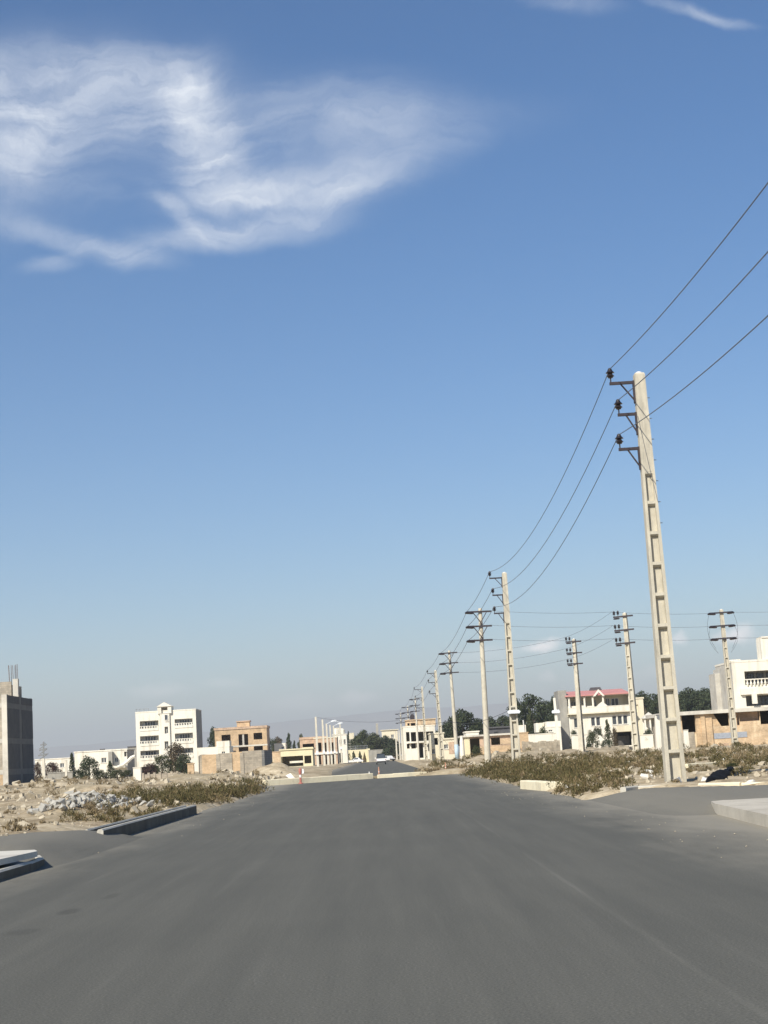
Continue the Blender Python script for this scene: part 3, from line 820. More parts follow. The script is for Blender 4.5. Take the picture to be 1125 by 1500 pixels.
def bracket(parent, hw, hd, z, length, s=1.0):
    """left-hand angle-iron bracket with a brace and one pin insulator; returns the tip for the conductor"""
    x0 = -hw(z) - .004
    mb = MB()
    mb.box(x0 - .05, -.05, z - .62 * s, x0, .05, z + .06)
    mb.box(x0 - length, -.045, z - .03, x0 - .05, .045, z + .05)
    mb.bar((x0 - length * .55, 0, z - .025), (x0 - .03, 0, z - .52 * s), .028, n=4)
    br = mb.build('bracket', M['steel'], parent)
    im = MB(); insulator_mb(im, (x0 - length + .04, 0, z + .05), 1.0 * s)
    im.build('insulator', M['porcelain'], br, smooth=False)
    return Vector((x0 - length + .04, 0, z + .05 + .40 * s))


def crossarm(parent, hw, hd, z, half, brace=True, strain=True, both=False, pins=False, off=-.1, rot=0.0):
    """horizontal steel arm across the front of the pole with strain insulators at its left end"""
    y = -hd(z) - .06
    mb = MB()
    mb.box(-half + off, y - .055, z - .065, half + off, y + .055, z + .065)
    if brace:
        mb.bar((-half * .62, y - .02, z - .05), (hw(z) * .8, y - .02, z - 1.02), .042, n=4)
        mb.bar((half * .5, y - .06, z - .05), (-hw(z) * .8, y - .06, z - 1.02), .042, n=4)
    sides = (-1, 1) if both else (-1,)
    ims = []
    for s in sides:
        e = s * half + off
        if strain:
            im = MB()
            for k in range(4):
                c = Vector((e - s * (.02 + .1 * k), y - .02 - .05 * k, z - .05 - .015 * k))
                im.lathe([(.04, -.10), (.18, -.08), (.20, 0), (.11, .09), (.04, .11)], c, 10)
            ims.append(im)
        if pins:
            for dx in (.08, .42):
                im = MB(); insulator_mb(im, (e - s * dx, y, z + .05), 1.1); ims.append(im)
            im = MB()
            for k in range(3):
                im.lathe([(.03, -.07), (.15, -.05), (.16, 0), (.06, .06)], (e - s * (.18 + .12 * k), y - .09, z - .15), 10)
            ims.append(im)
    rm = Matrix.Rotation(R(rot), 3, 'Z')
    mb.v = [rm @ v for v in mb.v]
    arm = mb.build('crossarm', M['steel'], parent)
    for im in ims:
        im.v = [rm @ v for v in im.v]; im.build('insulator', M['porcelain'], arm)
    return rm @ Vector((-half + off - .05, y - .1, z + (.46 if pins else 0)))


POLE_TIPS = {}


def pole(key, label, kind, bpx, tpx, Y, arms, rz=0.0, size=1.0, npan=11, solid=.26, group='concrete power poles', lamp=None, mat_='pole', paint=False, bolts=False, lat=None):
    a, t = W(*bpx, Y), W(*tpx, Y)
    H = t.z - a.z
    root = empty('utility_pole', a, label, 'utility pole', group)
    lean = math.atan2(t.x - a.x, H)
    root.rotation_euler = (0, lean * .7, R(rz))
    if kind == 'ladder':
        mb, hw, hd = shaft_ladder(H, .56 * size, .31 * size, .42 * size, .27 * size, solid, npan)
        mb.build('shaft', M[mat_], root)
        c = MB(); c.lathe([(hw(H) * .62, H - .02), (hw(H) * .6, H + .025), (hw(H) * .3, H + .05)], (0, 0, 0), 12); c.build('cap', M['pole_cap'], root)
    else:
        mb, hw, hd = shaft_round(H, .215 * size, .125 * size)
        mb.build('shaft', M[mat_], root, smooth=True)
    tips = []
    for am in arms:
        if am[0] == 'b': tips.append(bracket(root, hw, hd, H - am[1], am[2], size))
        elif am[0] == 'x': tips.append(crossarm(root, hw, hd, H - am[1], am[2], **(am[3] if len(am) > 3 else {})))
    if lamp:
        lm = MB(); zl = W(bpx[0], lamp, Y).z - a.z
        lm.prism([(-.34, -.09), (.34, -.09), (.42, .02), (.30, .12), (-.30, .12), (-.42, .02)], 'Y', -hd(zl) - .34, -hd(zl) - .01)
        lm.v = [v + Vector((0, 0, zl)) for v in lm.v]
        lm.build('lamp_head', M['lampglass'], root)
    if paint:
        pm = MB(); pm.lathe([(hw(0) + .012, 0), (hw(1.7) + .012, 1.7)], (0, 0, 0), 18); pm.build('painted_base', M['bluepaint'], root, smooth=True)
    if bolts:
        for k in range(7):
            z = H - .75 - .62 * k
            bm_ = MB(); bm_.bar((hw(z) - .03, 0, z), (hw(z) + .10, 0, z), .012, n=6); bm_.build('bolt', M['steel_grey'], root)
        pw = MB()
        pts = [(-hw(H - 1.3), -hd(H - 1.3) - .012, H - 1.3)]
        for k in range(1, 9):
            z = H - 1.3 - 2.6 * k / 8
            pts.append(((-1 + 2 * k / 8) * hw(z) * .99, -hd(z) - .012, z))
        pw.path(pts, .007, 5); pw.build('tie_wire', M['wire'], root)
    root['H'] = H
    del root['H']
    mtx = Matrix.Translation(a) @ root.rotation_euler.to_matrix().to_4x4()
    POLE_TIPS[key] = [mtx @ p for p in tips]
    return root


def B(l1=.72, l2=.55, l3=.60, z1=.27, z2=1.22, z3=2.25): return [('b', z1, l1), ('b', z2, l2), ('b', z3, l3)]


XA = lambda h, **k: [('x', .28, h, dict(k)), ('x', 1.42, h, dict(k)), ('x', 2.52, h, dict(k, brace=False))]
pole('p1', 'tall near ladder-type concrete pole with three left brackets at the side road', 'ladder', (991, 1160), (934, 547), 45, B(), solid=.245, npan=10, bolts=True)
pole('p2', 'ladder-type concrete pole with white lamp box halfway up in the verge weeds', 'ladder', (757, 1124), (739, 839), 98.6, B(.8, .66, .62, .32, 1.4, 2.55), lamp=1043, npan=10, solid=.26, size=.98)
pole('p3', 'smooth round concrete pole with three dark crossarms next to the lamp-box pole', 'round', (715, 1121), (704.5, 891), 123, XA(.95), size=1.18, mat_='pole')
pole('p4', 'smooth round concrete pole with pale blue painted foot', 'round', (670, 1113), (657, 953), 178, XA(1.0), size=1.1, mat_='pole', paint=True)
pole('p5', 'slim ladder-type pole before the cream house right of the road', 'ladder', (649, 1122), (636.5, 982), 199, B(.9, .85, .8, .35, 1.5, 2.9), npan=9, size=.95)
pole('p6', 'distant pole with three short brackets before the white frame building', 'ladder', (625, 1119), (618, 1006), 243, B(1.1, 1.0, 1.0, .4, 1.7, 3.2), npan=9, size=.85)
pole('p7', 'far thin pole left of the bracketed distant pole', 'round', (614, 1117), (608, 1022), 296, XA(.9), size=.95, mat_='pole_pale')
pole('p8', 'far pole carrying a dark transformer on its crossarms', 'round', (602, 1116), (597, 1034), 342, XA(1.1), size=1.0, mat_='pole_pale')
pole('p9', 'farthest pole of the right-hand row beside the white frame building', 'round', (590, 1114), (587, 1044), 396, XA(1.1), size=1.0, mat_='pole_pale')
tr = MB(); q = W(604, 1051, 340); tr.prism([(-.45, -.5), (.45, -.5), (.5, .3), (.3, .6), (-.3, .6), (-.5, .3)], 'Y', -.4, .4)
for k in (-.25, 0, .25): tr.lathe([(.05, .6), (.1, .7), (.05, .95)], (k, 0, 0), 8)
tr.v = [v + q for v in tr.v]
p8 = [o for o in bpy.data.objects if o.get('label', '').startswith('far pole carrying')][0]
tr2 = MB(p8.location); tr2.v = [v - p8.location for v in tr.v]; tr2.f = tr.f; tr2.m = tr.m
tr2.build('transformer', M['steel'], p8)
pole('r1', 'shadow-sided pole with three crossarms before the pink-roofed villa', 'ladder', (853.5, 1110), (841.5, 936), 160, XA(.80, strain=False, pins=True, brace=False, rot=-64), rz=64, size=1.15, npan=10)
pole('r2', 'ladder-type pole with crossarms at the right end of the pink-roofed villa', 'ladder', (934, 1111), (914, 898), 131, XA(.85, pins=True, brace=False, strain=False), rz=-28, npan=10, solid=.22)
pole('r3', 'pole with jumper loops between two-sided crossarms before the long unfinished building', 'ladder', (1078, 1100), (1055, 893), 136, XA(1.0, both=True, brace=False), npan=11, solid=.2, size=.95)


def lw(px, py, Y): return W(px, py, Y)


def wire(label, pts, sag, r=.013, name='power_line', group=None, cat='power line', mat_='wire'):
    mb = MB()
    path = []
    for i, (a, b_) in enumerate(zip(pts[:-1], pts[1:])):
        s = sag[i] if hasattr(sag, '__len__') else sag
        n = 40 if (a.y < 0 or b_.y < 0) else 20
        for k in range(n + (1 if i == len(pts) - 2 else 0)):
            t = k / n
            p = a.lerp(b_, t); p.z -= 4 * s * t * (1 - t)
            path.append(p)
    rs = [min(.018, max(r, r * p.y / 85.0)) for p in path]
    mb.path(path, rs, 5)
    return tag(mb.build(name, M[mat_], fix=False), label, cat, group)


T = POLE_TIPS
nm = ['topmost', 'middle', 'lowest']
for k in range(3):
    back = Vector((T['p1'][k].x + .25, -8.6, T['p1'][k].z + WIRE_DZ[k]))
    pts = [back, T['p1'][k], T['p2'][k], T['p3'][k], T['p4'][k], T['p5'][k], T['p6'][k], T['p7'][k], T['p8'][k], T['p9'][k]]
    wire('%s of the three roadside conductors sagging past the tall near pole' % nm[k], pts, [WIRE_SAG[k], 1.35, .25, .6, .25, .5, .5, .5, .5])
    ext = T['r3'][k] + Vector((14, 3, 0.2))
    wire('%s conductor crossing level from the round pole to the jumper-loop pole' % nm[k], [T['p3'][k] + Vector((1.9, 0, 0)), T['r2'][k], T['r3'][k] + Vector((0, 0, 0)), T['r3'][k] + Vector((2.0, 0, 0)), ext], [.15, .12, 0.02, .2], r=.007)
    wire('%s faint conductor rising from the blue-footed pole to the villa poles' % nm[k], [T['p4'][k] + Vector((2.0, 0, 0)), T['r1'][k], T['r2'][k]], [.35, .2], r=.007)
# jumper loops at the right-hand pole
for k in range(4):
    s = -1 if k < 2 else 1
    base = T['r3'][k % 2] + Vector((0 if s < 0 else 2.1, -.05, -.05))
    low = T['r3'][2] + Vector((.3 + (0 if s < 0 else 1.4) - .15 * s * (k % 2), -.1, -.9 - .35 * (k % 2)))
    pts = []
    for j in range(13):
        t = j / 12
        p = base.lerp(low, t); p.x += s * .42 * math.sin(math.pi * t); pts.append(p)
    mb = MB(); mb.path(pts, .011, 5)
    tag(mb.build('jumper_cable', M['cable'], fix=False), ['outer left', 'inner left', 'outer right', 'inner right'][k] + ' dark jumper loop hanging from the crossarms of the right pole', 'cable')

# ------------------------------------------------------------------ light poles of the road beyond
def light_pole(label, bx, by, ty, Y, lamps=0, group=None, boxes=True, tx=None):
    a = W(bx, by, Y); t = W(tx if tx else bx - (by - ty) * .05, ty, Y); H = t.z - a.z
    root = empty('light_pole', a, label, 'light pole', group)
    root.rotation_euler = (0, math.atan2(t.x - a.x, H) * .6, 0)
    mb = MB(); mb.taper(0, 0, -.4, .20, .16, 0, 0, H, .135, .11); mb.build('shaft', M['pole_pale'], root)
    if boxes:
        bx_ = MB(); bx_.prism([(-.2, 0), (.2, 0), (.2, .5), (.12, .58), (-.12, .58), (-.2, .5)], 'Y', -.42, -.165)
        bx_.v = [v + Vector((0, 0, H * .34)) for v in bx_.v]; bx_.build('meter_box', M['lampglass'], root)
    if lamps:
        lm = MB(); s = lamps
        lm.bar((0, 0, H - .1), (s * 1.0, 0, H + .35), .05, n=6)
        lm.prism([(.9, .22), (1.9, .40), (1.95, .55), (1.5, .62), (.9, .42)] if s > 0 else [(-.9, .22), (-1.9, .40), (-1.95, .55), (-1.5, .62), (-.9, .42)], 'Y', -.22, .22)
        lm.v = lm.v[:12] + [v + Vector((0, 0, H)) for v in lm.v[12:]]
        lm.build('lamp_head', M['lampglass'], root)
    return root


LPG = 'pale light poles along the left side of the far road'
lefts = [('nearest and tallest of the pale poles left of the far road, cable fixed on top', 466.5, 1134, 1050, 250, 0), ('second pale pole behind the tallest one left of the far road', 476.0, 1130, 1054, 272, 0),
         ('third pale pole left of the far road with lamp head turned right', 481.5, 1128, 1060, 292, 1), ('fourth pale pole left of the far road', 486.5, 1126, 1062, 312, 0),
         ('fifth pale pole left of the far road with lamp head', 491.5, 1124, 1063, 332, 1), ('sixth pale pole left of the far road beside the whitish building', 496.0, 1121, 1066, 352, 0),
         ('thin distant pole with lamp rising above the whitish building', 500.8, 1118, 1058, 376, -1), ('distant pale pole before the whitish building front', 504.0, 1117, 1070, 404, 0),
         ('last pale pole of the left row at the yellow arcade', 508.5, 1115, 1075, 440, 0)]
for lb, bx, by, ty, Y, lp in lefts: light_pole(lb, bx, by, ty, Y, lp, LPG)
rights = [('short pale pole left of the white frame building, rightmost of four', 595.5, 1113, 1066, 330, 0), ('short pale pole left of the white frame building, third of four', 591.0, 1112, 1069, 352, 0),
          ('short pale pole left of the white frame building, second of four', 586.5, 1111, 1070, 378, 0), ('short pale pole beside the dark roadside tree, leftmost of four', 581.5, 1111, 1071, 400, 0)]
for lb, bx, by, ty, Y, lp in rights: light_pole(lb, bx, by, ty, Y, lp, 'short pale poles at the right of the far road', boxes=False)
wire('dark overhead cable crossing above the far road', [W(465, 1051, 250), W(583, 1055.5, 243), W(657, 1056, 180), W(743, 1042, 98.8)], [.45, .5, .5], r=.012, cat='cable', mat_='cable', name='overhead_cable')

pr = W(819, 1097, 190)
light = empty('lamp_post', pr, 'white post with a boxy lamp crosspiece beside the grey villa wall', 'lamp post')
H = W(817, 1022, 190).z - pr.z
mb = MB(); mb.taper(0, 0, -.4, .20, .17, -.15, 0, H, .13, .11); mb.build('shaft', M['white'], light)
mb = MB(); mb.prism([(-.55, 4.25), (.35, 4.25), (.40, 4.45), (.25, 4.66), (-.5, 4.62), (-.6, 4.42)], 'Y', -.42, -.2); mb.build('lamp_head', M['lampglass'], light)
# ------------------------------------------------------------------ buildings
def rc(Y, x0, y0, x1, y1):
    c = W((x0 + x1) / 2, (y0 + y1) / 2, Y)
    return c.x - (x1 - x0) / 2 * Y / F, c.z - (y1 - y0) / 2 * Y / F, c.x + (x1 - x0) / 2 * Y / F, c.z + (y1 - y0) / 2 * Y / F


def window(root, org, Y, r, mat_f='winframe', nm=2, inset=.14, name='window', rows=1, axis='Y', proud=.05):
    """pane set back in the wall with its frame and mullions as a sub-part; axis 'X' for side walls"""
    a, b_, c, d = r
    mb = MB(org); fm = MB(org); sl_ = MB(org)
    t = min(.09, (c - a) * .1)
    def bx(m_, u0, z0, u1, z1, t0, t1):
        if axis == 'Y': m_.box(u0, t0, z0, u1, t1, z1)
        else: m_.box(t0, u0, z0, t1, u1, z1)
    bx(mb, a + .01, b_ + .01, c - .01, d - .01, Y + inset + .03, Y + inset + .06)
    w = mb.build(name, M['glass'], root)
    y0, y1 = Y + inset - .03, Y + inset + .025
    for u in [a + t / 2 + (c - a - t) * k / nm for k in range(nm + 1)]: bx(fm, u - t / 2, b_ + .005, u + t / 2, d - .005, y0, y1)
    for k in range(rows + 1):
        v = b_ + t / 2 + (d - b_ - t) * k / rows
        us = [a + t + (c - a - t) * j / nm for j in range(nm)]
        for j in range(nm): bx(fm, us[j], v - t / 2, us[j] + (c - a - t) / nm - t, v + t / 2, y0 + .002, y1 - .002)
    fm.build('window_frame', M[mat_f], w)
    if axis == 'Y':
        sl_.box(a - .08, Y - .08, b_ - .09, c + .08, Y - .003, b_ - .01); sl_.build('sill', M['slab'], w)
    return w


def house(name, label, Y, depth, rect, wall='white', side=None, holes=(), win=(), doors=(), roof='slab', floors=(), parapet=.0, group=None, cat='house', thick=.25, oh=.12, frame='winframe', nm=2, rooft=.22, world=False, winrows=1):
    """hollow building: front wall with real openings, side and back walls, floor slabs, roof, windows. Rects are photo pixels at depth Y."""
    X0, Z0, X1, Z1 = rect if world else rc(Y, *rect)
    Zb = min(Z0, .3) - .6
    org = Vector(((X0 + X1) / 2, Y, max(Z0, 0)))
    root = empty(name, org, label, cat, group)
    cv = (lambda r: r) if world else (lambda r: rc(Y, *r))
    hs = [cv(r) for r in holes]; ws_ = [cv(r) for r in win]; ds = [cv(r) for r in doors]
    mb = MB(org)
    mb.wall(X0, X1, Zb, Z1 + parapet, hs + ws_ + ds, Y, Y + thick)
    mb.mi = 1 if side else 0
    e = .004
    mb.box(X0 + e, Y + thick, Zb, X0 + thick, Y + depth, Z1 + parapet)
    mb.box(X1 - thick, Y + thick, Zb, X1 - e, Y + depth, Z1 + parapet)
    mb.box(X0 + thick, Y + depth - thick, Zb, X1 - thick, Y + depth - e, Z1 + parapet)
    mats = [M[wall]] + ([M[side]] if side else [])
    mb.build('wall', mats, root)
    rb = MB(org)
    if parapet > 0: rb.box(X0 + thick, Y + thick, Z1 - rooft, X1 - thick, Y + depth - thick, Z1)
    else: rb.box(X0 - oh, Y - oh, Z1 + .003, X1 + oh, Y + depth + oh, Z1 + rooft)
    rb.build('roof', M[roof], root)
    for fz in floors:
        z = fz if world else W((rect[0] + rect[2]) / 2, fz, Y).z
        fb = MB(org); fb.box(X0 + thick + .01, Y + thick + .01, z - .14, X1 - thick - .01, Y + depth - thick - .01, z + .14); fb.build('floor_slab', M['inner'], root)
    for r in ws_: window(root, org, Y, r, frame, nm, rows=winrows)
    for r in ds:
        db_ = MB(org); a, b_, c, d = r
        db_.box(a + .02, Y + .1, b_, c - .02, Y + .16, d - .02); db_.box(c - .25, Y + .06, (b_ + d) / 2 - .1, c - .2, Y + .1, (b_ + d) / 2 + .1)
        db_.build('door', M['winframe_d'], root)
    root_info = dict(root=root, org=org, X0=X0, X1=X1, Z0=Z0, Z1=Z1, Y=Y, depth=depth)
    return root_info


def part(h, name, mat_, fn):
    mb = MB(h['org']); fn(mb); return mb.build(name, M[mat_] if isinstance(mat_, str) else mat_, h['root'])


def bxp(h, name, mat_, r, y0, y1):
    """part: a box given by a photo-pixel rect at the house's front depth and offsets from it"""
    a, b_, c, d = rc(h['Y'], *r)
    return part(h, name, mat_, lambda m_: m_.box(a, h['Y'] + y0, b_, c, h['Y'] + y1, d))


# --- the half-built block tower at the far left
Y = 145
X1 = W(11, 1090, Y).x; X0 = X1 - 14; dep = 10.6
zb = -.3; zt = W(10, 1017, Y).z
org = Vector((X1 - 7, Y, 0))
root = empty('unfinished_building', org, 'tall half-built block house at the left edge with bare rebar on top', 'building')
zs = [zb, W(8, 1131, Y).z, W(9, 1085, Y).z, W(10, 1033, Y).z]
cx = [X0, X0 + 4.7, X0 + 9.4, X1]
for x in cx:
    for y in (Y, Y + dep * .52, Y + dep):
        s = .24
        xx = min(max(x, X0 + s), X1 - s); yy = min(max(y, Y + s), Y + dep - s)
        fm = MB(org); fm.box(xx - s, yy - s, zb, xx + s, yy + s, zt if not (x == X1 and y > Y + 1 and y < Y + dep - 1) else zt + .2); fm.build('column', M['slab'], root)
for z in zs[1:]:
    sb = MB(org); sb.box(X0 + .02, Y + .02, z - .20, X1 - .02, Y + dep - .02, z + .20); sb.build('floor_slab', M['frame'], root)
for i in range(3):
    za, zc = zs[i] + (.2 if i else 0), zs[i + 1] - .2
    wb = MB(org); wb.wall(X0 + .1, X1 - .48, za, zc, [(X0 + 2, za + 1, X0 + 4, zc - .4), (X0 + 6.5, za + 1, X0 + 8.8, zc - .4)] if i else [], Y + .06, Y + .26); wb.build('block_wall', M['brick'] if i == 0 else M['block'], root)
    wb = MB(org); wb.box(X1 - .30, Y + .5, za, X1 - .07, Y + dep - .5, zc); wb.build('block_wall', M['blockshade'], root)
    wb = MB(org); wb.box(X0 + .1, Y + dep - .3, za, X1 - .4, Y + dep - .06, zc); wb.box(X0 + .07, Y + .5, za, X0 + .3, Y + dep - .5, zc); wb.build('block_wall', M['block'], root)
wb = MB(org); wb.box(X1 - .3, Y + .5, zs[3] + .2, X1 - .07, Y + dep - .5, zt - .05); wb.build('parapet', M['blockshade'], root)
for i in range(4):
    za, zc = (zs[i] + (.2 if i else 0), zs[i + 1] - .2) if i < 3 else (zs[3] + .2, zt)
    for y0, y1 in ((Y + .02, Y + dep * .46), (Y + dep * .56, Y + dep - .02)):
        wb = MB(org); wb.box(X1 + .004, y0, za + .06, X1 + .05, y1, zc - .06); wb.build('shade_panel', M['shade_and_graffiti'], root)  # thin panels added, their colour darkened to stand for the side's shade
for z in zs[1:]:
    wb = MB(org); wb.box(X1 + .003, Y + .01, z - .25, X1 + .035, Y + dep - .01, z + .25); wb.build('side_beam', M['shadeframe'], root)
wb = MB(org); wb.box(X1 + .003, Y + dep * .465, zb, X1 + .03, Y + dep * .555, zt + .2); wb.build('side_column', M['shadeframe'], root)
# roof-level room with lit block parapet and the rebar column
ry = Y + 5.2
zr = W(20, 998, ry).z
wb = MB(org); wb.box(X0 + 1, ry, zs[3] + .2, X1 - .75, ry + .25, zr); wb.box(X1 - 1.0, ry + .25, zs[3] + .2, X1 - .76, ry + 4.4, zr - .3); wb.build('roof_room', M['block'], root)
cb = MB(org); cb.box(X1 - .62, ry + .02, zs[3], X1 - .12, ry + .5, W(30, 994, ry).z); cb.build('roof_column', M['frame'], root)
zr2 = W(24, 971, ry).z
for k, (dx, dy) in enumerate([(-.9, .1), (-.78, .3), (-.55, .1), (-.44, .4), (-.26, .1), (-.2, .42), (-.98, .4)]):
    rb = MB(org); zz = zr2 - random.uniform(0, .25)
    rb.bar((X1 + dx, ry + dy, zr - .6), (X1 + dx - .05 + random.uniform(-.05, .05), ry + dy, zz), .028, n=5); rb.build('rebar', M['rebar'], root)

# --- white four-storey apartment
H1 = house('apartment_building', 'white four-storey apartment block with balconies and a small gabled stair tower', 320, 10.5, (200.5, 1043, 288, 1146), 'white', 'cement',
           holes=[(205, 1056, 232, 1070), (205.5, 1078, 232.5, 1092), (206, 1099.5, 233, 1113), (256, 1053, 282, 1065.5), (256.5, 1074, 282.5, 1088.5), (257, 1096, 283, 1110), (208, 1123, 232, 1143), (257, 1118, 283, 1142)],
           win=[(241.5, 1064.5, 246.5, 1074.5), (241.5, 1086, 247, 1096.5)], floors=(1073, 1094, 1116), parapet=.0, cat='apartment block', oh=.05, roof='white')
h = H1
for r in [(205, 1056, 232, 1070), (205.5, 1078, 232.5, 1092), (206, 1099.5, 233, 1113), (256, 1053, 282, 1065.5), (256.5, 1074, 282.5, 1088.5), (257, 1096, 283, 1110)]:
    a, b_, c, d = rc(320, *r)
    part(h, 'balcony_back_wall', 'white', lambda m_: m_.box(a - .1, 321.2, b_ - .3, c + .1, 321.35, d + .3))
    window(h['root'], h['org'], 320.98, (a + .8, b_ + .1, c - .7, d - .1), 'winframe', 4)
    part(h, 'railing', 'white', lambda m_: [m_.box(a, 319.9, b_ - .05, c, 319.99, b_ + .45)] + [m_.box(a + .2 + k * (c - a) / 7, 319.92, b_ + .45, a + .38 + k * (c - a) / 7, 319.98, b_ + .85) for k in range(7)] + [m_.box(a, 319.9, b_ + .85, c, 319.99, b_ + .95)])
a, b_, c, d = rc(320, 233, 1036, 253, 1146)
tp = W(243, 1028.6, 320).z
part(h, 'stair_tower', 'white', lambda m_: (m_.wall(a, c, d - 1.4, d, [(a + .75, d - 1.3, c - .75, d - .15)], 319.5, 319.9), m_.box(a, 319.9, d - 1.4, a + .3, 323.5, d), m_.box(c - .3, 319.9, d - 1.4, c, 323.5, d), m_.box(a + .3, 321.2, d - 1.4, c - .3, 321.5, d)))
part(h, 'gable_roof', 'white', lambda m_: m_.prism([(a - .2, d + .004), (c + .2, d + .004), ((a + c) / 2, tp)], 'Y', 319.3, 323.7))
a2, b2, c2, d2 = rc(320, 236, 1046, 250, 1146)
part(h, 'stair_bay', 'white', lambda m_: m_.wall(a2, c2, 0, d2, [rc(320, 241.5, 1064.5, 246.5, 1074.5), rc(320, 241.5, 1086, 247, 1096.5)], 319.6, 319.99))
window(h['root'], h['org'], 319.3, rc(320, 241.5, 1047, 246, 1055), 'winframe', 1)
part(h, 'tank_frame', 'steel_grey', lambda m_: [m_.bar(W(px, 1047.5, 322), W(px, 1038.5, 322), .06, n=4) for px in (199.5, 205, 211, 217.5)] + [m_.bar(W(199, 1039.5, 322), W(218, 1038, 322), .06, n=4), m_.bar(W(199, 1043, 322), W(218, 1042, 322), .05, n=4)])

# --- low white building in front of the brick house
H2 = house('low_house', 'low white stepped annex between the apartment block and the brick house', 305, 8, (289, 1095.5, 336, 1112), 'white', win=[(325, 1101, 330, 1107)], cat='house', roof='white', oh=.02, rooft=.15)
bxp(H2, 'upper_wall', 'white', (317, 1085.5, 336, 1094.2), .05, 4)

# --- brick house with black openings
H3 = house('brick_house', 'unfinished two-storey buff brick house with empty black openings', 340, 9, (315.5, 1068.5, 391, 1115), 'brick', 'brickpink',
           holes=[(325, 1076.5, 338, 1101), (349.5, 1075.5, 363.5, 1091.5), (371.5, 1073.5, 384, 1083), (350, 1094.5, 364, 1112), (372, 1093, 385, 1100), (326, 1104, 337, 1113)], floors=(1093,), roof='brickpink', oh=.15, rooft=.5)
bxp(H3, 'slab_edge', 'slab', (315, 1091.8, 391.5, 1094), -.06, -.005)
bxp(H3, 'column', 'frame', (355, 1075.6, 357.6, 1091.4), .1, .45)
bxp(H3, 'stair_room', 'brick', (346, 1057.5, 364.5, 1066.3), 1.5, 4.2)
bxp(H3, 'stair_room_roof', 'brickpink', (345, 1055.6, 365.5, 1057.2), 1.3, 4.4)

# --- compound wall with brick and block panels
Y = 150
org = W(340, 1136, Y); org.z = 0.2
root = empty('compound_wall', org, 'long compound wall of alternating buff brick and grey block panels', 'wall')
zt = W(340, 1102, Y).z
for i, (xa, xb, mt) in enumerate([(296, 320, 'brick'), (320, 338, 'block'), (338, 355, 'brick'), (355, 384, 'block')]):
    mb = MB(org); a, c = W(xa, 1120, Y).x, W(xb, 1120, Y).x
    mb.box(a, Y + .012 * i, -.3, c - .004, Y + .25, zt - .05 * (3 - i) + .05)
    mb.build('brick_panel' if mt == 'brick' else 'block_panel', M[mt], root)
    if i < 3:
        mb = MB(org); mb.box(c - .2, Y - .03, -.3, c + .15, Y - .004, zt - .1); mb.build('pilaster', M['block'], root)
mb = MB(org); c = W(384, 1120, Y).x; mb.box(c, Y + .03, -.3, c + .25, Y + 11, zt + .05); mb.build('side_wall', M['blockshade'], root)  # end return in the block colour darkened for shade
mb = MB(org); a = W(296, 1120, Y).x; mb.box(a - .25, Y + .27, -.3, a - .003, Y + 9, zt - .05); mb.build('side_wall', M['block'], root)
mb = MB(org); a0 = W(283, 1120, Y).x; mb.box(a0 - .5, Y + 9.02, -.3, a, Y + 9.25, zt - .1); mb.build('gateway', M['winframe_d'], root)  # dark sheet set in for the shade inside the opening
mb = MB(); a, b_, c, d = rc(150, 275, 1119.5, 284, 1141); mb.taper((a + c) / 2, 150.2, -.2, .30, .28, (a + c) / 2, 150.2, d, .29, .27); mb.taper((a + c) / 2, 150.2, d, .34, .32, (a + c) / 2, 150.2, d + .08, .34, .32)
tag(mb.build('gate_pillar', M['brick']), 'short buff brick gate pillar standing left of the panelled compound wall', 'pillar')
mb = MB(); a, b_, c, d = rc(152, 195.5, 1125, 206.5, 1147); mb.taper((a + c) / 2, 152.2, -.2, .37, .3, (a + c) / 2, 152.2, d, .36, .29); mb.taper((a + c) / 2, 152.2, d, .40, .34, (a + c) / 2, 152.2, d + .06, .40, .34)
tag(mb.build('gate_pillar', M['white']), 'white rendered pillar in the rubble before the apartment block', 'pillar')
a, b_, c, d = rc(190, 390.5, 1102.5, 411, 1126)
mb = MB(); mb.box(a, 190, -.3, c, 190.25, d); mb.box(a - .05, 189.95, d + .003, c + .05, 190.3, d + .09)
tag(mb.build('brick_wall', M['brickpatch']), 'short free-standing brick wall right of the panelled compound wall', 'wall')
a, b_, c, d = rc(158, 207, 1126, 262, 1146)
mb = MB(); mb.box(a, 158, -.3, c, 158.2, d - .5)
for k in range(7): mb.box(a + .2 + k * (c - a - .4) / 6 - .12, 157.93, -.3, a + .2 + k * (c - a - .4) / 6 + .12, 157.99, d - .35)
tag(mb.build('garden_wall', M['block']), 'low grey garden wall under the trees of the apartment block', 'wall')

# --- white houses at the left
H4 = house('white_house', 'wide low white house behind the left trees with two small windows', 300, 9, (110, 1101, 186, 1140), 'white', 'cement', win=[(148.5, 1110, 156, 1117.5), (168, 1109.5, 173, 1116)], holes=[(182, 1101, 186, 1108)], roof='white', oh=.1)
bxp(H4, 'upper_wall', 'white', (150, 1097.5, 184, 1101.2), .5, 7)
bxp(H4, 'tank', 'darkroof', (146, 1097, 152, 1100.5), .2, 1.5)
bxp(H4, 'side_fin', 'cement', (161, 1101.5, 166.5, 1120), -1.8, -.01)
bxp(H4, 'canopy', 'white', (168, 1121.5, 186, 1124.5), -2.2, -.02)
a = H4
part(a, 'arched_stair', 'white', lambda m_: m_.path([W(172, 1124, 297.9), W(180, 1121, 297.9), W(187, 1115.5, 297.9), W(193, 1109.5, 297.9), W(198, 1107.5, 297.9)], .35, 6))
H4b = house('dark_house', 'dark-sided house just left of the apartment block', 335, 8, (188, 1095, 203, 1135), 'cement', 'cement', win=[(191, 1099, 197, 1106)], roof='darkroof')
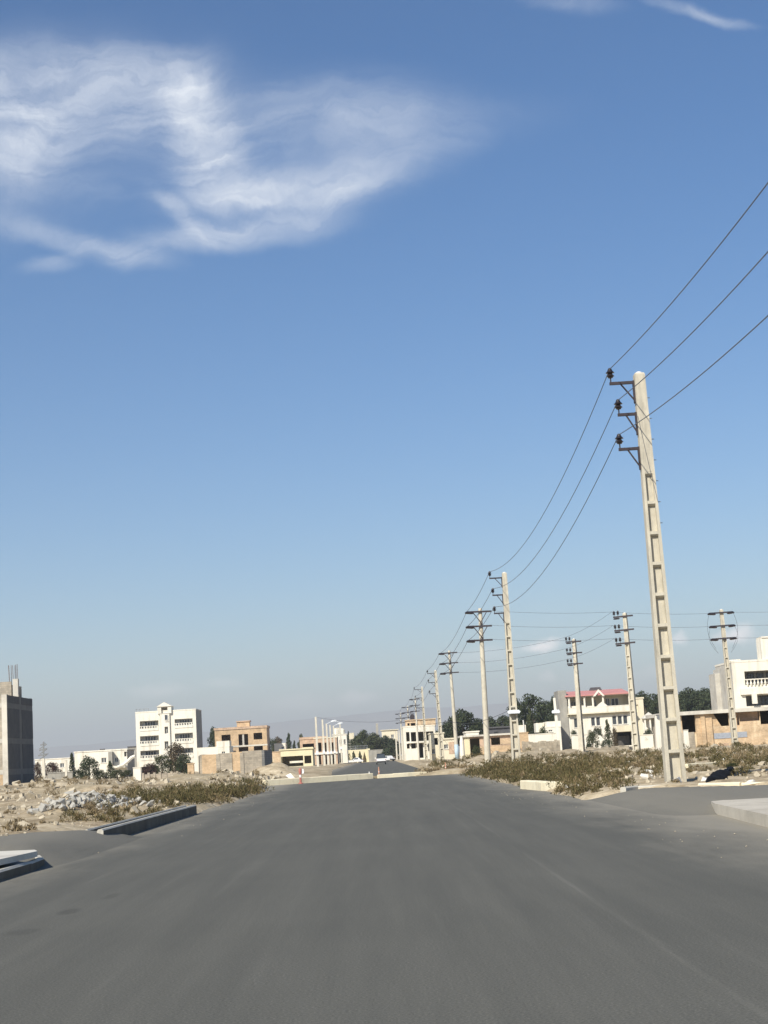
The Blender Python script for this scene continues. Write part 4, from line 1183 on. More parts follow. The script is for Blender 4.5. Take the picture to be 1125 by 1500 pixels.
H4c = house('white_house', 'distant flat white house behind the thin left posts', 380, 9, (52, 1112.5, 106, 1140), 'white', win=[(62, 1118, 67, 1123), (88, 1118, 94, 1124)], roof='white')
a, b_, c, d = rc(170, 70, 1132.5, 106, 1150)
mb = MB(); mb.box(a, 170, -.3, c, 170.25, d); mb.box(a - .05, 169.95, d + .003, c + .05, 170.3, d + .1)
tag(mb.build('garden_wall', M['cement']), 'low grey wall between the two thin white posts', 'wall')
def post(label, bpx, tpx, Y, w, mat_='pole_pale', top=False, cat='post', name='post'):
    a, t = W(*bpx, Y), W(*tpx, Y)
    root = empty(name, a, label, cat)
    mb = MB(a); mb.taper(a.x, Y, a.z - .5, w, w, t.x, Y, t.z, w * .8, w * .8); mb.build('shaft', M[mat_], root)
    if top:
        for k in range(3):
            z = t.z + .25 + k * .42
            m2 = MB(a); m2.bar((t.x - .42 + .1 * k, Y, z), (t.x + .42 - .1 * k, Y, z + .12), .05, n=5); m2.bar((t.x - .3, Y, z - .3), (t.x + .3, Y, z + .05), .04, n=5); m2.build('crossarm', M['steel_grey'], root)
        m2 = MB(a); m2.bar((t.x, Y, t.z - .1), (t.x + .05, Y, t.z + 1.35), .06, n=6); m2.build('mast', M['steel_grey'], root)
    else:
        m2 = MB(a); m2.taper(t.x, Y, t.z, w * .95, w * .95, t.x, Y, t.z + .06, w * .9, w * .9); m2.build('cap', M['slab'], root)
    return root
post('thin white post with a small lattice of crossarms on top near the dark tower', (65.5, 1158), (63.5, 1111), 130, .13, top=True)
post('bare thin white post beside the cypress at the left', (98, 1158), (96.5, 1114), 140, .11)

# --- yellow shop, small white box, second brick building
H5 = house('shop_building', 'low pale yellow building with a deep shaded porch beyond the earth mound', 300, 9, (411, 1098.5, 458, 1123), 'yellow', holes=[(412, 1107.8, 444, 1122.5), (446, 1107, 456, 1118)], roof='yellow', oh=.2, floors=())
bxp(H5, 'upper_wall', 'yellow', (443, 1094.5, 458.5, 1098), .1, 6)
bxp(H5, 'counter_wall', 'white', (424, 1114.5, 444, 1117.5), 1.0, 1.3)
house('small_house', 'little white cubic house behind the yellow building', 345, 5, (402, 1090.5, 418.5, 1108), 'white', win=[(412, 1093.5, 416.5, 1096.5)], roof='white', oh=.03)
H6 = house('brick_building', 'pinkish brick shed building behind the yellow porch', 350, 8, (440, 1083, 478, 1116), 'brickpink', holes=[(443.5, 1089.5, 460, 1097), (463, 1089.5, 476, 1098)], roof='brickpink', rooft=.5)
H7 = house('frame_building', 'pinkish two-storey open frame building behind the left light poles', 345, 8, (461, 1082, 494, 1126), 'brickpink', holes=[(464.5, 1088, 471, 1101), (473.5, 1088, 480, 1101), (483, 1087.5, 491, 1100.5), (464.5, 1106, 470.5, 1121), (473, 1106, 480, 1121), (483, 1105.5, 491, 1120)], floors=(1103.5,), roof='cream', cat='building')
bxp(H7, 'slab_edge', 'white', (460.5, 1102, 494.5, 1104.8), -.25, -.005)
H8 = house('white_building', 'whitish narrow building with lumpy roof tanks at the end of the left pole row', 385, 9, (488.5, 1077, 508.5, 1118), 'white', 'cream', win=[(491, 1084, 494.5, 1091), (497.5, 1083.5, 501, 1090.5), (503.5, 1083, 506.5, 1090)], holes=[(497, 1103, 502, 1117)], roof='white', parapet=0, cat='building')
part(H8, 'roof_tank', 'white', lambda m_: [m_.lathe([(.5, 0), (.75, .1), (.75, 1.0), (.4, 1.3), (.15, 1.4)], (H8['X0'] + 1.0 + 1.25 * k, 387, H8['Z1'] + .2), 10) for k in range(2)])
part(H8, 'stair_room', 'cream', lambda m_: m_.box(H8['X0'] + .2, 389, H8['Z1'] + .224, H8['X0'] + 1.6, 392, H8['Z1'] + 1.8))

# --- yellow arcade and grey wall at the end of the road
Y = 440
a, b_, c, d = rc(Y, 508, 1098.5, 538.5, 1120)
org = Vector(((a + c) / 2, Y, b_))
root = empty('arcade_building', org, 'pale yellow arcade with pointed dark arches at the end of the road', 'building')
n = 4; wv = (c - a - .4) / n
mb = MB(org)
for k in range(n):
    u0 = a + .2 + k * wv; u1 = u0 + wv
    mb.prism([(u0, -.4), (u0 + .18, -.4), (u0 + .18, b_ + 1.4), (u0 + wv / 2, d - .65), (u1 - .18, b_ + 1.4), (u1 - .18, -.4), (u1, -.4), (u1, d), (u0, d)], 'Y', Y, Y + .4)
mb.build('arcade', M['yellow'], root)
mb = MB(org); mb.box(a, Y + 3, -.4, c - .02, Y + 3.2, d); mb.box(a, Y + .41, d - .35, c - .02, Y + 2.99, d - .05); mb.box(c - .2, Y - .3, -.4, c + .7, Y + 3.2, d + .15); mb.build('wall', M['yellow'], root)
mb = MB(org)
for k in range(16): mb.bar((a + .1 + (c - a) * k / 15, Y + .2, d), (a + .1 + (c - a) * k / 15, Y + .2, d + 1.1), .05, n=4)
for z in (.35, 1.05): mb.bar((a, Y + .2, d + z), (c + .3, Y + .2, d + z), .06, n=4)
mb.build('railing', M['steel_grey'], root)
a, b_, c, d = rc(436, 540.5, 1099, 562, 1120)
mb = MB(); mb.box(a, 436, -.3, c, 436.3, d); mb.box(a - .1, 435.93, d + .003, c + .1, 436.36, d + .14)
for k in range(3): mb.box(a + .8 + k * 1.4, 435.94, -.3, a + 1.1 + k * 1.4, 435.995, d - .02)
tag(mb.build('boundary_wall', M['cement']), 'plain grey boundary wall closing the far end of the road', 'wall')
house('distant_house', 'cream flat-roofed house rising behind the trees at the road end', 520, 10, (560, 1070, 583, 1105), 'cream', win=[(573, 1076, 577, 1081)], roof='cream', oh=.4)
house('distant_house', 'narrow cream gable wall among the trees right of the whitish building', 500, 8, (510.5, 1075, 519, 1105), 'cream', win=[(513, 1083, 516, 1088)], roof='cream', oh=.05)
post('distant dark chimney post above the trees at the road end', (553, 1085), (552, 1060), 520, .45, 'cement', cat='post')

# --- white frame building right of the road
H9 = house('frame_building', 'white concrete frame building with dark open bays beside the right pole row', 310, 10, (591.5, 1065, 638, 1114), 'white', 'cream',
           holes=[(595, 1072.5, 600, 1086), (602, 1072.5, 609.5, 1086), (612, 1072, 620.5, 1085.5), (623.5, 1071.5, 635, 1084.5), (596, 1089.5, 600, 1096.5), (602.5, 1089, 609, 1096.5), (612.5, 1089, 620, 1110), (627, 1089, 633.5, 1100)], floors=(1087.5,), roof='white', cat='building', oh=.05)
a, b_, c, d = rc(310, 594.5, 1054.8, 638, 1063.2)
def rr(m_): m_.wall(a, c, b_ - .2, d, [rc(310, 597, 1059.5, 600, 1063), rc(310, 602, 1059, 608.5, 1063)], 310.6, 310.85); m_.box(a, 310.85, b_ - .2, a + .2, 317, d); m_.box(c - .2, 310.85, b_ - .2, c, 317, d); m_.box(a + .2, 316.8, b_ - .2, c - .2, 317, d); m_.box(a - .1, 310.4, d + .003, c + .1, 317.2, d + .2)
part(H9, 'roof_room', 'brickpatch', rr)
bxp(H9, 'balcony_edge', 'white', (598, 1086, 622, 1088.3), -1.0, -.005)
H10 = house('cream_house', 'cream narrow house with a tall dark window behind the slim ladder pole', 245, 8, (631, 1075.5, 651, 1112), 'cream', holes=[(636.5, 1081, 641.5, 1091)], win=[(629.5 + 3, 1097, 637, 1104)], roof='cream', oh=.1)
H11 = house('cream_house', 'low cream house with pinkish panel left of the blue-footed pole', 236, 7, (646, 1083.5, 668, 1112), 'cream', win=[(650.5, 1090.5, 656.5, 1097)], roof='cream', oh=.15)
bxp(H11, 'wall_panel', 'brickpink', (657.5, 1087, 665.5, 1104), -.05, -.004)
house('low_house', 'small white flat house behind the tree left of the shop', 262, 7, (683, 1073, 702, 1095), 'white', win=[(688, 1077, 693, 1081)], roof='white')

# --- low shop with concrete canopy
H12 = house('shop_building', 'low brick shop with dark openings and concrete canopy behind the round pole', 200, 7, (680, 1078.5, 749, 1112), 'brickpink', 'cream', holes=[(689.5, 1082, 703, 1109), (719.5, 1080.5, 732.5, 1091)], roof='slab', oh=.4, cat='shop')
bxp(H12, 'pilaster', 'yellow', (680.5, 1079, 688.5, 1112), -.12, -.005)
bxp(H12, 'wall_panel', 'brickpatch', (733, 1082, 748, 1090), -.04, -.004)
bxp(H12, 'wall_panel', 'brick', (704, 1093, 748.5, 1111), -.05, -.004)
mb = MB(); a, b_, c, d = rc(190, 762, 1074, 774.5, 1104); mb.wall(a, c, -.3, d, [], 190, 190.5); mb.box(a - .05, 189.95, d + .003, c + .05, 190.55, d + .1); mb.box(c + .003, 190.1, -.3, c + .5, 190.6, d - 1.1)
tag(mb.build('brick_pier', M['brick']), 'orange brick wall pier right of the lamp-box pole', 'wall')
mb = MB(); a, b_, c, d = rc(196, 672.5, 1079, 681, 1107); mb.lathe([((c - a) / 2 * .8, -.3), ((c - a) / 2 * .85, d * .3), ((c - a) / 2 * .7, d * .8), ((c - a) / 2 * .35, d)], ((a + c) / 2, 196, 0), 12)
tag(mb.build('white_column', M['white']), 'white rounded plaster column between the blue-footed pole and the shop', 'column')
H13 = house('dark_hall', 'dark metal-roofed hall behind the low shop', 262, 10, (717, 1066, 765, 1092), 'darkroof', win=[(724, 1072, 730, 1076)], roof='darkroof', oh=.3, cat='hall', frame='winframe_d')
H13b = house('white_hut', 'small white hut with a thin mast between lamp-box pole and cypress', 250, 5, (758, 1064.5, 771, 1090), 'white', holes=[(766, 1074, 769, 1083)], roof='white', oh=.02, cat='hut')
part(H13b, 'mast', 'winframe', lambda m_: m_.bar((H13b['X1'] - .2, 249.9, H13b['Z0']), (H13b['X1'] - .35, 249.9, H13b['Z1'] + 1.0), .09, n=6))

# --- stone wall, white walls left of the villa
def plainwall(name, label, Y, r, mat_, cap=True, depth=.3, ragged=False):
    a, b_, c, d = rc(Y, *r)
    mb = MB()
    if ragged:
        n = 14
        for k in range(n):
            u0, u1 = a + (c - a) * k / n, a + (c - a) * (k + 1) / n
            mb.box(u0, Y + random.uniform(-.03, .03), -.4, u1 - .004, Y + depth, d + random.uniform(-.12, .1))
    else: mb.box(a, Y, -.4, c, Y + depth, d)
    if cap: mb.box(a - .06, Y - .06, d + .003, c + .06, Y + depth + .06, d + .1)
    return tag(mb.build(name, M[mat_]), label, 'wall')
plainwall('stone_wall', 'rough grey stone wall left of the white lamp post', 182, (766, 1086, 821, 1120), 'stonewall', False, ragged=True)
plainwall('stone_wall', 'lower rubble stone wall running behind the verge weeds before the shop', 160, (690, 1107, 770, 1124), 'stonewall', False, ragged=True)
plainwall('stone_wall', 'low grey stone wall below the villa between the two right poles', 172, (856, 1094, 927, 1116), 'stonewall', False, ragged=True)
plainwall('boundary_wall', 'white boundary wall below the dark trees left of the villa', 232, (773, 1075.5, 818, 1090), 'white')
H14 = house('white_house', 'low white stepped house under the dark trees left of the villa', 255, 8, (797, 1066, 822, 1088), 'white', win=[(803.5, 1069, 809.5, 1072)], roof='white', oh=.05)
bxp(H14, 'upper_wall', 'white', (801, 1056.5, 822, 1065), .5, 6)
bxp(H14, 'upper_wall', 'white', (788, 1058.5, 800, 1072), 3, 6.5)

# --- the pink-roofed villa
Y = 260
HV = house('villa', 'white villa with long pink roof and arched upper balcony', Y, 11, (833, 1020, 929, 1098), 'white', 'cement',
           holes=[(831, 1020, 855, 1034), (857, 1020, 867.5, 1034), (869.5, 1019, 882, 1036), (885, 1018.5, 921, 1035), (899, 1072.5, 925, 1092)],
           win=[(841, 1052, 846.5, 1066), (866, 1050.5, 872, 1063.5), (873.5, 1050, 879.5, 1063), (897, 1048.5, 903.5, 1061.5), (905, 1048, 911.5, 1061), (913, 1047.5, 919.5, 1060.5)], floors=(1040, 1071), roof='white', cat='villa', nm=1, oh=.02, rooft=.1)
a0, zA, a1, zB = HV['X0'], HV['Z0'], HV['X1'], HV['Z1']
part(HV, 'balcony_back_wall', 'cream', lambda m_: m_.box(a0 + .3, Y + 2.2, W(880, 1038, Y).z, a1 - .3, Y + 2.4, zB - .02))
for r in [(856, 1025.5, 860.5, 1036), (870.5, 1024.5, 875.5, 1035.5), (890, 1022.5, 896, 1036), (898, 1022, 909, 1034), (838, 1027, 846, 1036)]: window(HV['root'], HV['org'], Y + 2.0, rc(Y, *r), 'winframe', 2)
xl, zl = W(827, 1019, Y).x, W(827, 1019, Y).z
xr_, zr_ = W(921, 1018, Y).x, W(921, 1010, Y).z
part(HV, 'pink_roof', 'pinkroof', lambda m_: m_.prism([(xl, zB + .11), (xr_, zB + .11), (xr_, zB + .28), (xl, zB + .28)], 'Y', Y - .9, Y + .2).add([(xl, Y - .9, zB + .28), (xr_, Y - .9, zB + .28), (xr_ - .4, Y + 4.5, zB + 1.15), (xl + .4, Y + 4.5, zB + 1.15), (xl, Y + 10.8, zB + .28), (xr_, Y + 10.8, zB + .28)], [(0, 1, 2, 3), (3, 2, 5, 4), (0, 3, 4), (1, 5, 2), (0, 4, 5, 1)]))
gx0, gz0, gx1, gz1 = rc(Y, 867, 1011, 884, 1020)
part(HV, 'balcony_gable', 'white', lambda m_: m_.prism([(gx0, gz0), (gx0 + .35, gz0), ((gx0 + gx1) / 2, gz1 - .35), (gx1 - .35, gz0), (gx1, gz0), ((gx0 + gx1) / 2, gz1 + .12)], 'Y', Y - 1.1, Y - .94))
for px in (833.5, 845, 856, 868.3, 883.5, 922):
    x = W(px, 1030, Y).x; part(HV, 'column', 'white', lambda m_: m_.lathe([(.22, W(px, 1038, Y).z - .3), (.17, W(px, 1036, Y).z), (.17, zB - .3), (.25, zB - .03)], (x, Y - .35, 0), 10))
par = rc(Y, 832.5, 1035, 924, 1043)
part(HV, 'balcony_parapet', 'white', lambda m_: m_.box(par[0], Y - .75, par[1], par[2], Y - .55, par[3] - .1).box(par[0], Y - .78, par[3] - .1, par[2], Y - .52, par[3] + .02))
ap = rc(Y, 872, 1030, 890, 1036)
part(HV, 'balcony_arch', 'white', lambda m_: m_.prism([(ap[0], ap[1] + .05), (ap[2], ap[1] + .05), (ap[2] - .45, ap[1] + .5), ((ap[0] + ap[2]) / 2, ap[3] + .2), (ap[0] + .45, ap[1] + .5)], 'Y', Y - .74, Y - .56))
part(HV, 'cornice', 'cream', lambda m_: m_.box(a0 - .1, Y - .25, par[1] - .45, a1 + .1, Y - .005, par[1] - .28).box(a0 - .1, Y - .8, par[1] - .2, a1 + .1, Y - .005, par[1] - .004))
lb = rc(Y, 902, 1063, 928, 1071.5)
part(HV, 'lower_balcony', 'cream', lambda m_: m_.box(lb[0], Y - 1.3, lb[1], lb[2], Y - .005, lb[1] + .2).box(lb[0], Y - 1.3, lb[1] + .2, lb[2], Y - 1.15, lb[3]))
part(HV, 'garage_door', 'winframe_d', lambda m_: m_.box(*[rc(Y, 900, 1078, 924, 1092)[0], Y + 1.5, rc(Y, 900, 1078, 924, 1092)[1], rc(Y, 900, 1078, 924, 1092)[2], Y + 1.6, rc(Y, 900, 1078, 924, 1092)[3]]))
sw = rc(Y, 820, 1012, 833, 1096)
part(HV, 'side_wall', 'cement', lambda m_: m_.box(sw[0], Y - .2, -.3, a0 - .006, Y + 6, sw[3]))
yw = rc(Y, 929.5, 1024, 946, 1096)
part(HV, 'side_wing', 'cream', lambda m_: (m_.wall(yw[0], yw[2], -.3, yw[3], [rc(Y, 930.5, 1032, 936, 1043), rc(Y, 931, 1053, 937, 1064)], Y + .8, Y + 1.05), m_.box(yw[0], Y + 1.05, -.3, yw[2], Y + 7, yw[3] - .1), m_.box(yw[0] - .05, Y + .7, yw[3] + .003, yw[2] + .15, Y + 7.1, yw[3] + .25)))
rj = rc(Y, 868, 1008, 887, 1012)
part(HV, 'roof_solar_panel', 'darkroof', lambda m_: m_.prism([(rj[0], zB + 1.05), (rj[2], zB + 1.05), (rj[2] - .3, zB + 1.6), (rj[0] + .3, zB + 1.6)], 'Y', Y + 4.0, Y + 5.0))
gw = rc(225, 838, 1076, 892, 1099)
mb = MB(); mb.prism([(gw[0], -.3), (gw[2], -.3), (gw[2], gw[1] + .6), (gw[2] - 1.1, gw[3] - .3), (gw[2] - 1.8, gw[3]), (gw[0], gw[3])], 'Y', 225, 225.3)
mb.box(gw[0] - .1, 224.9, gw[3] + .003, gw[2] - 1.8, 225.4, gw[3] + .1)
tag(mb.build('garden_wall', M['white']), 'white garden wall with a swept end in front of the pink-roofed villa', 'wall')
w1 = plainwall('boundary_wall', 'short white wall with a dark scribble right of the villa', 222, (938, 1077, 957, 1092), 'white')
gr = rc(222, 944.5, 1080, 950.5, 1086.5)
mb = MB()
for pts in ([(0, .1), (.12, .45), (.2, .15), (.3, .5)], [(.3, .5), (.36, .2), (.48, .35)], [(.05, .55), (.22, .6)]):
    mb.path([Vector((gr[0] + u, 221.992, gr[1] + v)) for u, v in pts], .014, 4)
mb.build('graffiti', M['shade_and_graffiti'], w1)
# pavilion
a, b_, c, d = rc(245, 944.5, 1043, 961, 1080)
org = Vector(((a + c) / 2, 245, .3)); root = empty('pavilion', org, 'small white pavilion with a pale pyramid roof behind the tall near pole', 'pavilion')
zc = W(953, 1052, 245).z
mb = MB(org)
for x in (a + .1, (a + c) / 2, c - .1):
    for y in (245.1, 246.8): mb.taper(x, y, -.3, .12, .12, x, y, zc, .11, .11)
mb.box(a + .3, 246.9, -.3, c - .3, 247.1, zc - .1); mb.build('wall', M['white'], root)
mb = MB(org); mb.add([(a - .3, 244.7, zc + .004), (c + .3, 244.7, zc + .004), (c + .3, 247.4, zc + .004), (a - .3, 247.4, zc + .004), ((a + c) / 2, 246, d)], [(0, 3, 2, 1), (0, 1, 4), (1, 2, 4), (2, 3, 4), (3, 0, 4)]); mb.build('roof', M['slab'], root)

# --- long unfinished row on the right
Y = 150
HL = house('unfinished_building', 'long low unfinished brick building with flat concrete slab roof at the right', Y, 9, (982, 1043, 1210, 1100), 'brickpatch', 'block',
           holes=[(999, 1044, 1018.5, 1073), (1044.5, 1042, 1067.5, 1063.5), (1079, 1041, 1083, 1062), (1083, 1041, 1112.5, 1056), (1113.5, 1038, 1140, 1060), (1155, 1036, 1180, 1058)], roof='slab', oh=.55, rooft=.34, cat='building')
bxp(HL, 'inner_wall', 'brickpink', (1080, 1038, 1114, 1064), .9, 1.1)
bxp(HL, 'brick_pier', 'brick', (1020, 1044, 1043.5, 1098), -.16, -.004)
bxp(HL, 'brick_pier', 'brick', (1027, 1045, 1033, 1098), -.3, -.163)
bxp(HL, 'wall_patch', 'bluegrey', (1046, 1073, 1094, 1081), -.045, -.004)
part(HL, 'diagonal_brace', 'brick', lambda m_: m_.prism([(rc(Y, 1043.5, 1043, 1063, 1064)[0], rc(Y, 1044, 1043, 1063, 1064)[1]), (rc(Y, 1044, 1043, 1056, 1064)[2], rc(Y, 1044, 1043, 1063, 1064)[1]), (rc(Y, 1044, 1043, 1063, 1064)[0], rc(Y, 1044, 1043, 1063, 1064)[3])], 'Y', Y + .02, Y + .22))
bxp(HL, 'front_wall', 'block', (999.5, 1073, 1018, 1100), -.05, -.004)
plainwall('brick_wall', 'low pinkish brick wall with rubble top in front of the long unfinished building', 139, (1046, 1090, 1068, 1102), 'brickpink', False, ragged=True)
post('white rendered pillar behind the tall near pole, wider of two', (967, 1112), (963, 1048), 138, .30, 'white', name='pillar', cat='pillar')
post('white rendered pillar right of the tall near pole', (1007, 1106), (1004, 1070), 138, .24, 'white', name='pillar', cat='pillar')

# --- white modern villa top right
Y = 205
HM = house('modern_villa', 'white modern villa with wide balconies and a square roof tower at the right edge', Y, 10, (1077, 967, 1230, 1090), 'white', 'frame',
           holes=[(1091, 982, 1150, 1002), (1093, 1018, 1150, 1033), (1165, 978, 1215, 998), (1167, 1013, 1215, 1030)], floors=(1008,), roof='white', parapet=.0, oh=.04, rooft=.25, cat='villa')
part(HM, 'balcony_back_wall', 'inner', lambda m_: m_.box(HM['X0'] + .9, Y + 2.0, 1, HM['X1'] - .9, Y + 2.2, HM['Z1'] - .1))
for r in [(1100, 985, 1110, 1000.5), (1114, 984.5, 1124, 999), (1128, 983, 1142, 998), (1104, 1020, 1112, 1032), (1120, 1019, 1134, 1032)]: window(HM['root'], HM['org'], Y + 1.8, rc(Y, *r), 'winframe_d', 2)
def bal(m_):
    a, b_, c, d = rc(Y, 1091, 990, 1150, 1003.5)
    for k in range(11): m_.lathe([(.07, b_), (.17, b_ + .3), (.07, b_ + .6), (.14, b_ + .78)], (a + .3 + k * (c - a - .6) / 10, Y - .12, 0), 8)
    m_.box(a, Y - .25, b_ + .78, c, Y - .006, b_ + .9)
part(HM, 'balustrade', 'white', bal)
part(HM, 'balcony_front', 'white', lambda m_: m_.box(HM['X0'] + .8, Y - .45, rc(Y, 1091, 1003.5, 1150, 1016)[1], HM['X1'] - .4, Y - .006, rc(Y, 1091, 1003.5, 1150, 1016)[3] - .3))
bxp(HM, 'roof_tower', 'white', (1117, 934, 1134, 965.5), .6, 3.2)
bxp(HM, 'tower_cap', 'white', (1116.5, 931.5, 1134.5, 934), .5, 3.3)
bxp(HM, 'upper_parapet', 'white', (1078, 963.5, 1095, 966.5), 4, 5.0)
part(HM, 'rear_wing', 'frame', lambda m_: m_.box(HM['X0'] - .25, Y + 3.2, -.3, HM['X0'] - .004, Y + 10.4, HM['Z1'] - .4).box(HM['X0'] - .9, Y + 6.5, -.3, HM['X0'] - .254, Y + 10.3, HM['Z1'] - 1.0))
bxp(HM, 'water_barrel', 'white', (1100, 1017, 1107, 1031), -.9, -.5)
# ------------------------------------------------------------------ vegetation
def leaf_cloud(mb, lobes, n, s, rnd, inner=.55, flat=.0):
    """small leaf-spray quads scattered through the lobes' volume, denser at the shell"""
    tot = sum(r[0] * r[1] * r[2] for _, r in lobes) ** 1
    for c, r in lobes:
        k = max(6, int(n * (r[0] * r[1] * r[2]) / tot))
        for _ in range(k):
            d = Vector((rnd.gauss(0, 1), rnd.gauss(0, 1), rnd.gauss(0, 1))).normalized()
            q = inner + (1.05 - inner) * rnd.random() ** .6
            q *= 1 + .16 * noise.noise(d * 2.7 + Vector(c))
            p = Vector(c) + Vector((d.x * r[0], d.y * r[1], d.z * r[2])) * q
            nrm = (d + Vector((rnd.gauss(0, .7), rnd.gauss(0, .7), rnd.gauss(0, .7) + .2))).normalized()
            u = nrm.orthogonal().normalized(); w = nrm.cross(u)
            a = rnd.random() * 6.283
            u, w = u * math.cos(a) + w * math.sin(a), w * math.cos(a) - u * math.sin(a)
            ss = s * rnd.uniform(.55, 1.35)
            mb.add([p - u * ss, p - w * ss * .55 + nrm * ss * .15, p + u * ss * rnd.uniform(.8, 1.2), p + w * ss * .55], [(0, 1, 2, 3)])


def tree_mesh(kind, seed):
    rnd = random.Random(seed)
    cr = MB(); tr_ = MB()
    if kind == 'cypress':
        for k in range(9):
            z = 1.0 + k * .95; r = (.95 - .085 * k) * (1 if k else .8)
            leaf_cloud(cr, [((rnd.uniform(-.1, .1), rnd.uniform(-.1, .1), z), (r, r, 1.0))], 130, .17, rnd, .5)
        tr_.path([(0, 0, -.4), (0.03, 0, 2), (0, .03, 5), (0, 0, 8.6)], [.2, .15, .09, .03], 7)
    elif kind == 'cone':
        for k in range(8):
            z = 1.1 + k * .8; r = 2.4 - .28 * k
            leaf_cloud(cr, [((rnd.uniform(-.2, .2), rnd.uniform(-.2, .2), z), (r, r, .7))], 170, .22, rnd, .4)
        tr_.path([(0, 0, -.4), (0.03, 0, 3), (0, 0, 7.3)], [.25, .15, .04], 7)
    else:
        H = {'round': 8, 'pine': 10, 'bushy': 6}[kind]
        lob = []
        nb = {'round': 15, 'pine': 17, 'bushy': 14}[kind]
        for k in range(nb):
            a = k * 2.4 + rnd.uniform(-.4, .4)
            t = (k + .5) / nb
            rad = {'round': 2.6 * math.sin(math.pi * (.18 + .78 * t)), 'pine': 2.7 * math.sin(math.pi * (.2 + .72 * t)), 'bushy': 2.4 * math.sin(math.pi * (.3 + .6 * t))}[kind] * rnd.uniform(.6, 1.05)
            z = H * ({'round': .30, 'pine': .26, 'bushy': .16}[kind] + {'round': .62, 'pine': .66, 'bushy': .72}[kind] * t)
            lob.append(((rad * math.cos(a), rad * math.sin(a), z), (rnd.uniform(.85, 1.5), rnd.uniform(.85, 1.5), rnd.uniform(.7, 1.15))))
        leaf_cloud(cr, lob, {'round': 3300, 'pine': 3300, 'bushy': 3000}[kind], {'round': .23, 'pine': .22, 'bushy': .17}[kind], rnd, .35)
        tr_.path([(0, 0, -.4), (.08, .05, H * .22), (-.05, .1, H * .5), (0, 0, H * .85)], [.26, .2, .13, .04], 8)
        for c, r in lob[::2]:
            b0 = Vector((0, .05, max(.6, c[2] - 1.6)))
            tr_.path([b0, b0.lerp(Vector(c), .55) + Vector((0, 0, .12)), Vector(c)], [.08, .055, .02], 5)
    return cr, tr_


TREES = {}


def tree(label, kind, leaf, px, base_py, top_py, Y, wpx=None, group=None, name=None, rz=None, seedv=0):
    """a tree whose base and top sit at the given height in the photo; width from wpx"""
    key = (kind, leaf, seedv)
    if key not in TREES:
        cr, tr_ = tree_mesh(kind, hash((kind, seedv)) % 1000 if False else (len(kind) * 37 + seedv * 11))
        zmax = max(v.z for v in cr.v); rmax = sorted(math.hypot(v.x, v.y) for v in cr.v)[int(len(cr.v) * .97)]
        TREES[key] = (cr.mesh('crown', M[leaf]), tr_.mesh('trunk', M['bark']), zmax, rmax)
    cm_, tm_, zmax, rmax = TREES[key]
    p = W(px, base_py, Y)
    top = W(px, top_py, Y).z
    z0 = terr(p.x, Y) if abs(p.x) < 400 else .2
    sz = (top - z0) / zmax
    sx = sz if wpx is None else (wpx * Y / F / 2) / rmax
    nm_ = name or {'cypress': 'cypress_tree', 'cone': 'cypress_tree', 'round': 'tree', 'pine': 'pine_tree', 'bushy': 'tree'}[kind]
    root = empty(nm_, (p.x, Y, z0), label, 'tree', group)
    root.scale = (sx, sx, sz)
    root.rotation_euler.z = rz if rz is not None else random.uniform(0, 6.28)
    link_mesh('trunk', tm_, root); link_mesh('crown', cm_, root)
    return root


# left
tree('slim dark cypress behind the bare thin post at the left', 'cypress', 'leaf_dark', 106, 1145, 1102, 200, 12)
tree('big bushy dark tree in front of the wide low white house', 'bushy', 'leaf_dark', 131, 1148, 1105, 190, 34)
tree('purplish bare-looking tree between the two thin white posts', 'bushy', 'leaf_red', 77, 1145, 1115, 210, 26, seedv=1)
tree('small dark tree leaning against the dark tower', 'bushy', 'leaf_red', 55, 1150, 1115, 168, 14, seedv=2)
tree('small pointed tree in front of the wide white house window', 'cone', 'leaf_dark', 162, 1145, 1114, 230, 17)
for k, (px, w_) in enumerate([(147, 24), (172, 24), (187, 20), (115, 20)]):
    tree('%s dark clump of the garden hedge under the wide white house' % ['second', 'third', 'rightmost', 'leftmost'][k], 'bushy', 'leaf_mid', px, 1148, 1127, 205, w_, group='hedge clumps of the white house', seedv=k % 2, name='hedge_bush')
tree('tall loose brown-green tree in front of the apartment block balconies', 'bushy', 'leaf_dry', 258, 1144, 1086, 215, 34, seedv=3)
tree('dark rounded bush left of the tall tree before the apartment block', 'bushy', 'leaf_mid', 238, 1146, 1104, 205, 30, seedv=1)
tree('dark dense tree right of the tall tree at the compound gate', 'bushy', 'leaf_dark', 270, 1143, 1104, 210, 26, seedv=2)
tree('pinkish flowering low tree at the left foot of the apartment block', 'bushy', 'leaf_red', 220, 1148, 1117, 195, 22, seedv=1)
tree('dark round tree showing behind the left corner of the brick house', 'round', 'leaf_dark', 314, 1110, 1063, 380, 20)
tree('greenish bush behind the right corner of the brick house', 'bushy', 'leaf_mid', 400, 1110, 1080, 400, 20, seedv=1)
tree('pointed dark cypress behind the yellow porch building', 'cone', 'leaf_dark', 424, 1108, 1073, 370, 16)
tree('small conifer left of the pinkish brick shed', 'cone', 'leaf_dark', 432, 1108, 1084, 376, 12)
tree('tiny distant tree above the pinkish brick shed', 'round', 'leaf_mid', 442, 1100, 1074, 520, 14)
tree('distant pale tree between the brick house and the cypress', 'round', 'leaf_dry', 408, 1100, 1078, 540, 22, seedv=1)
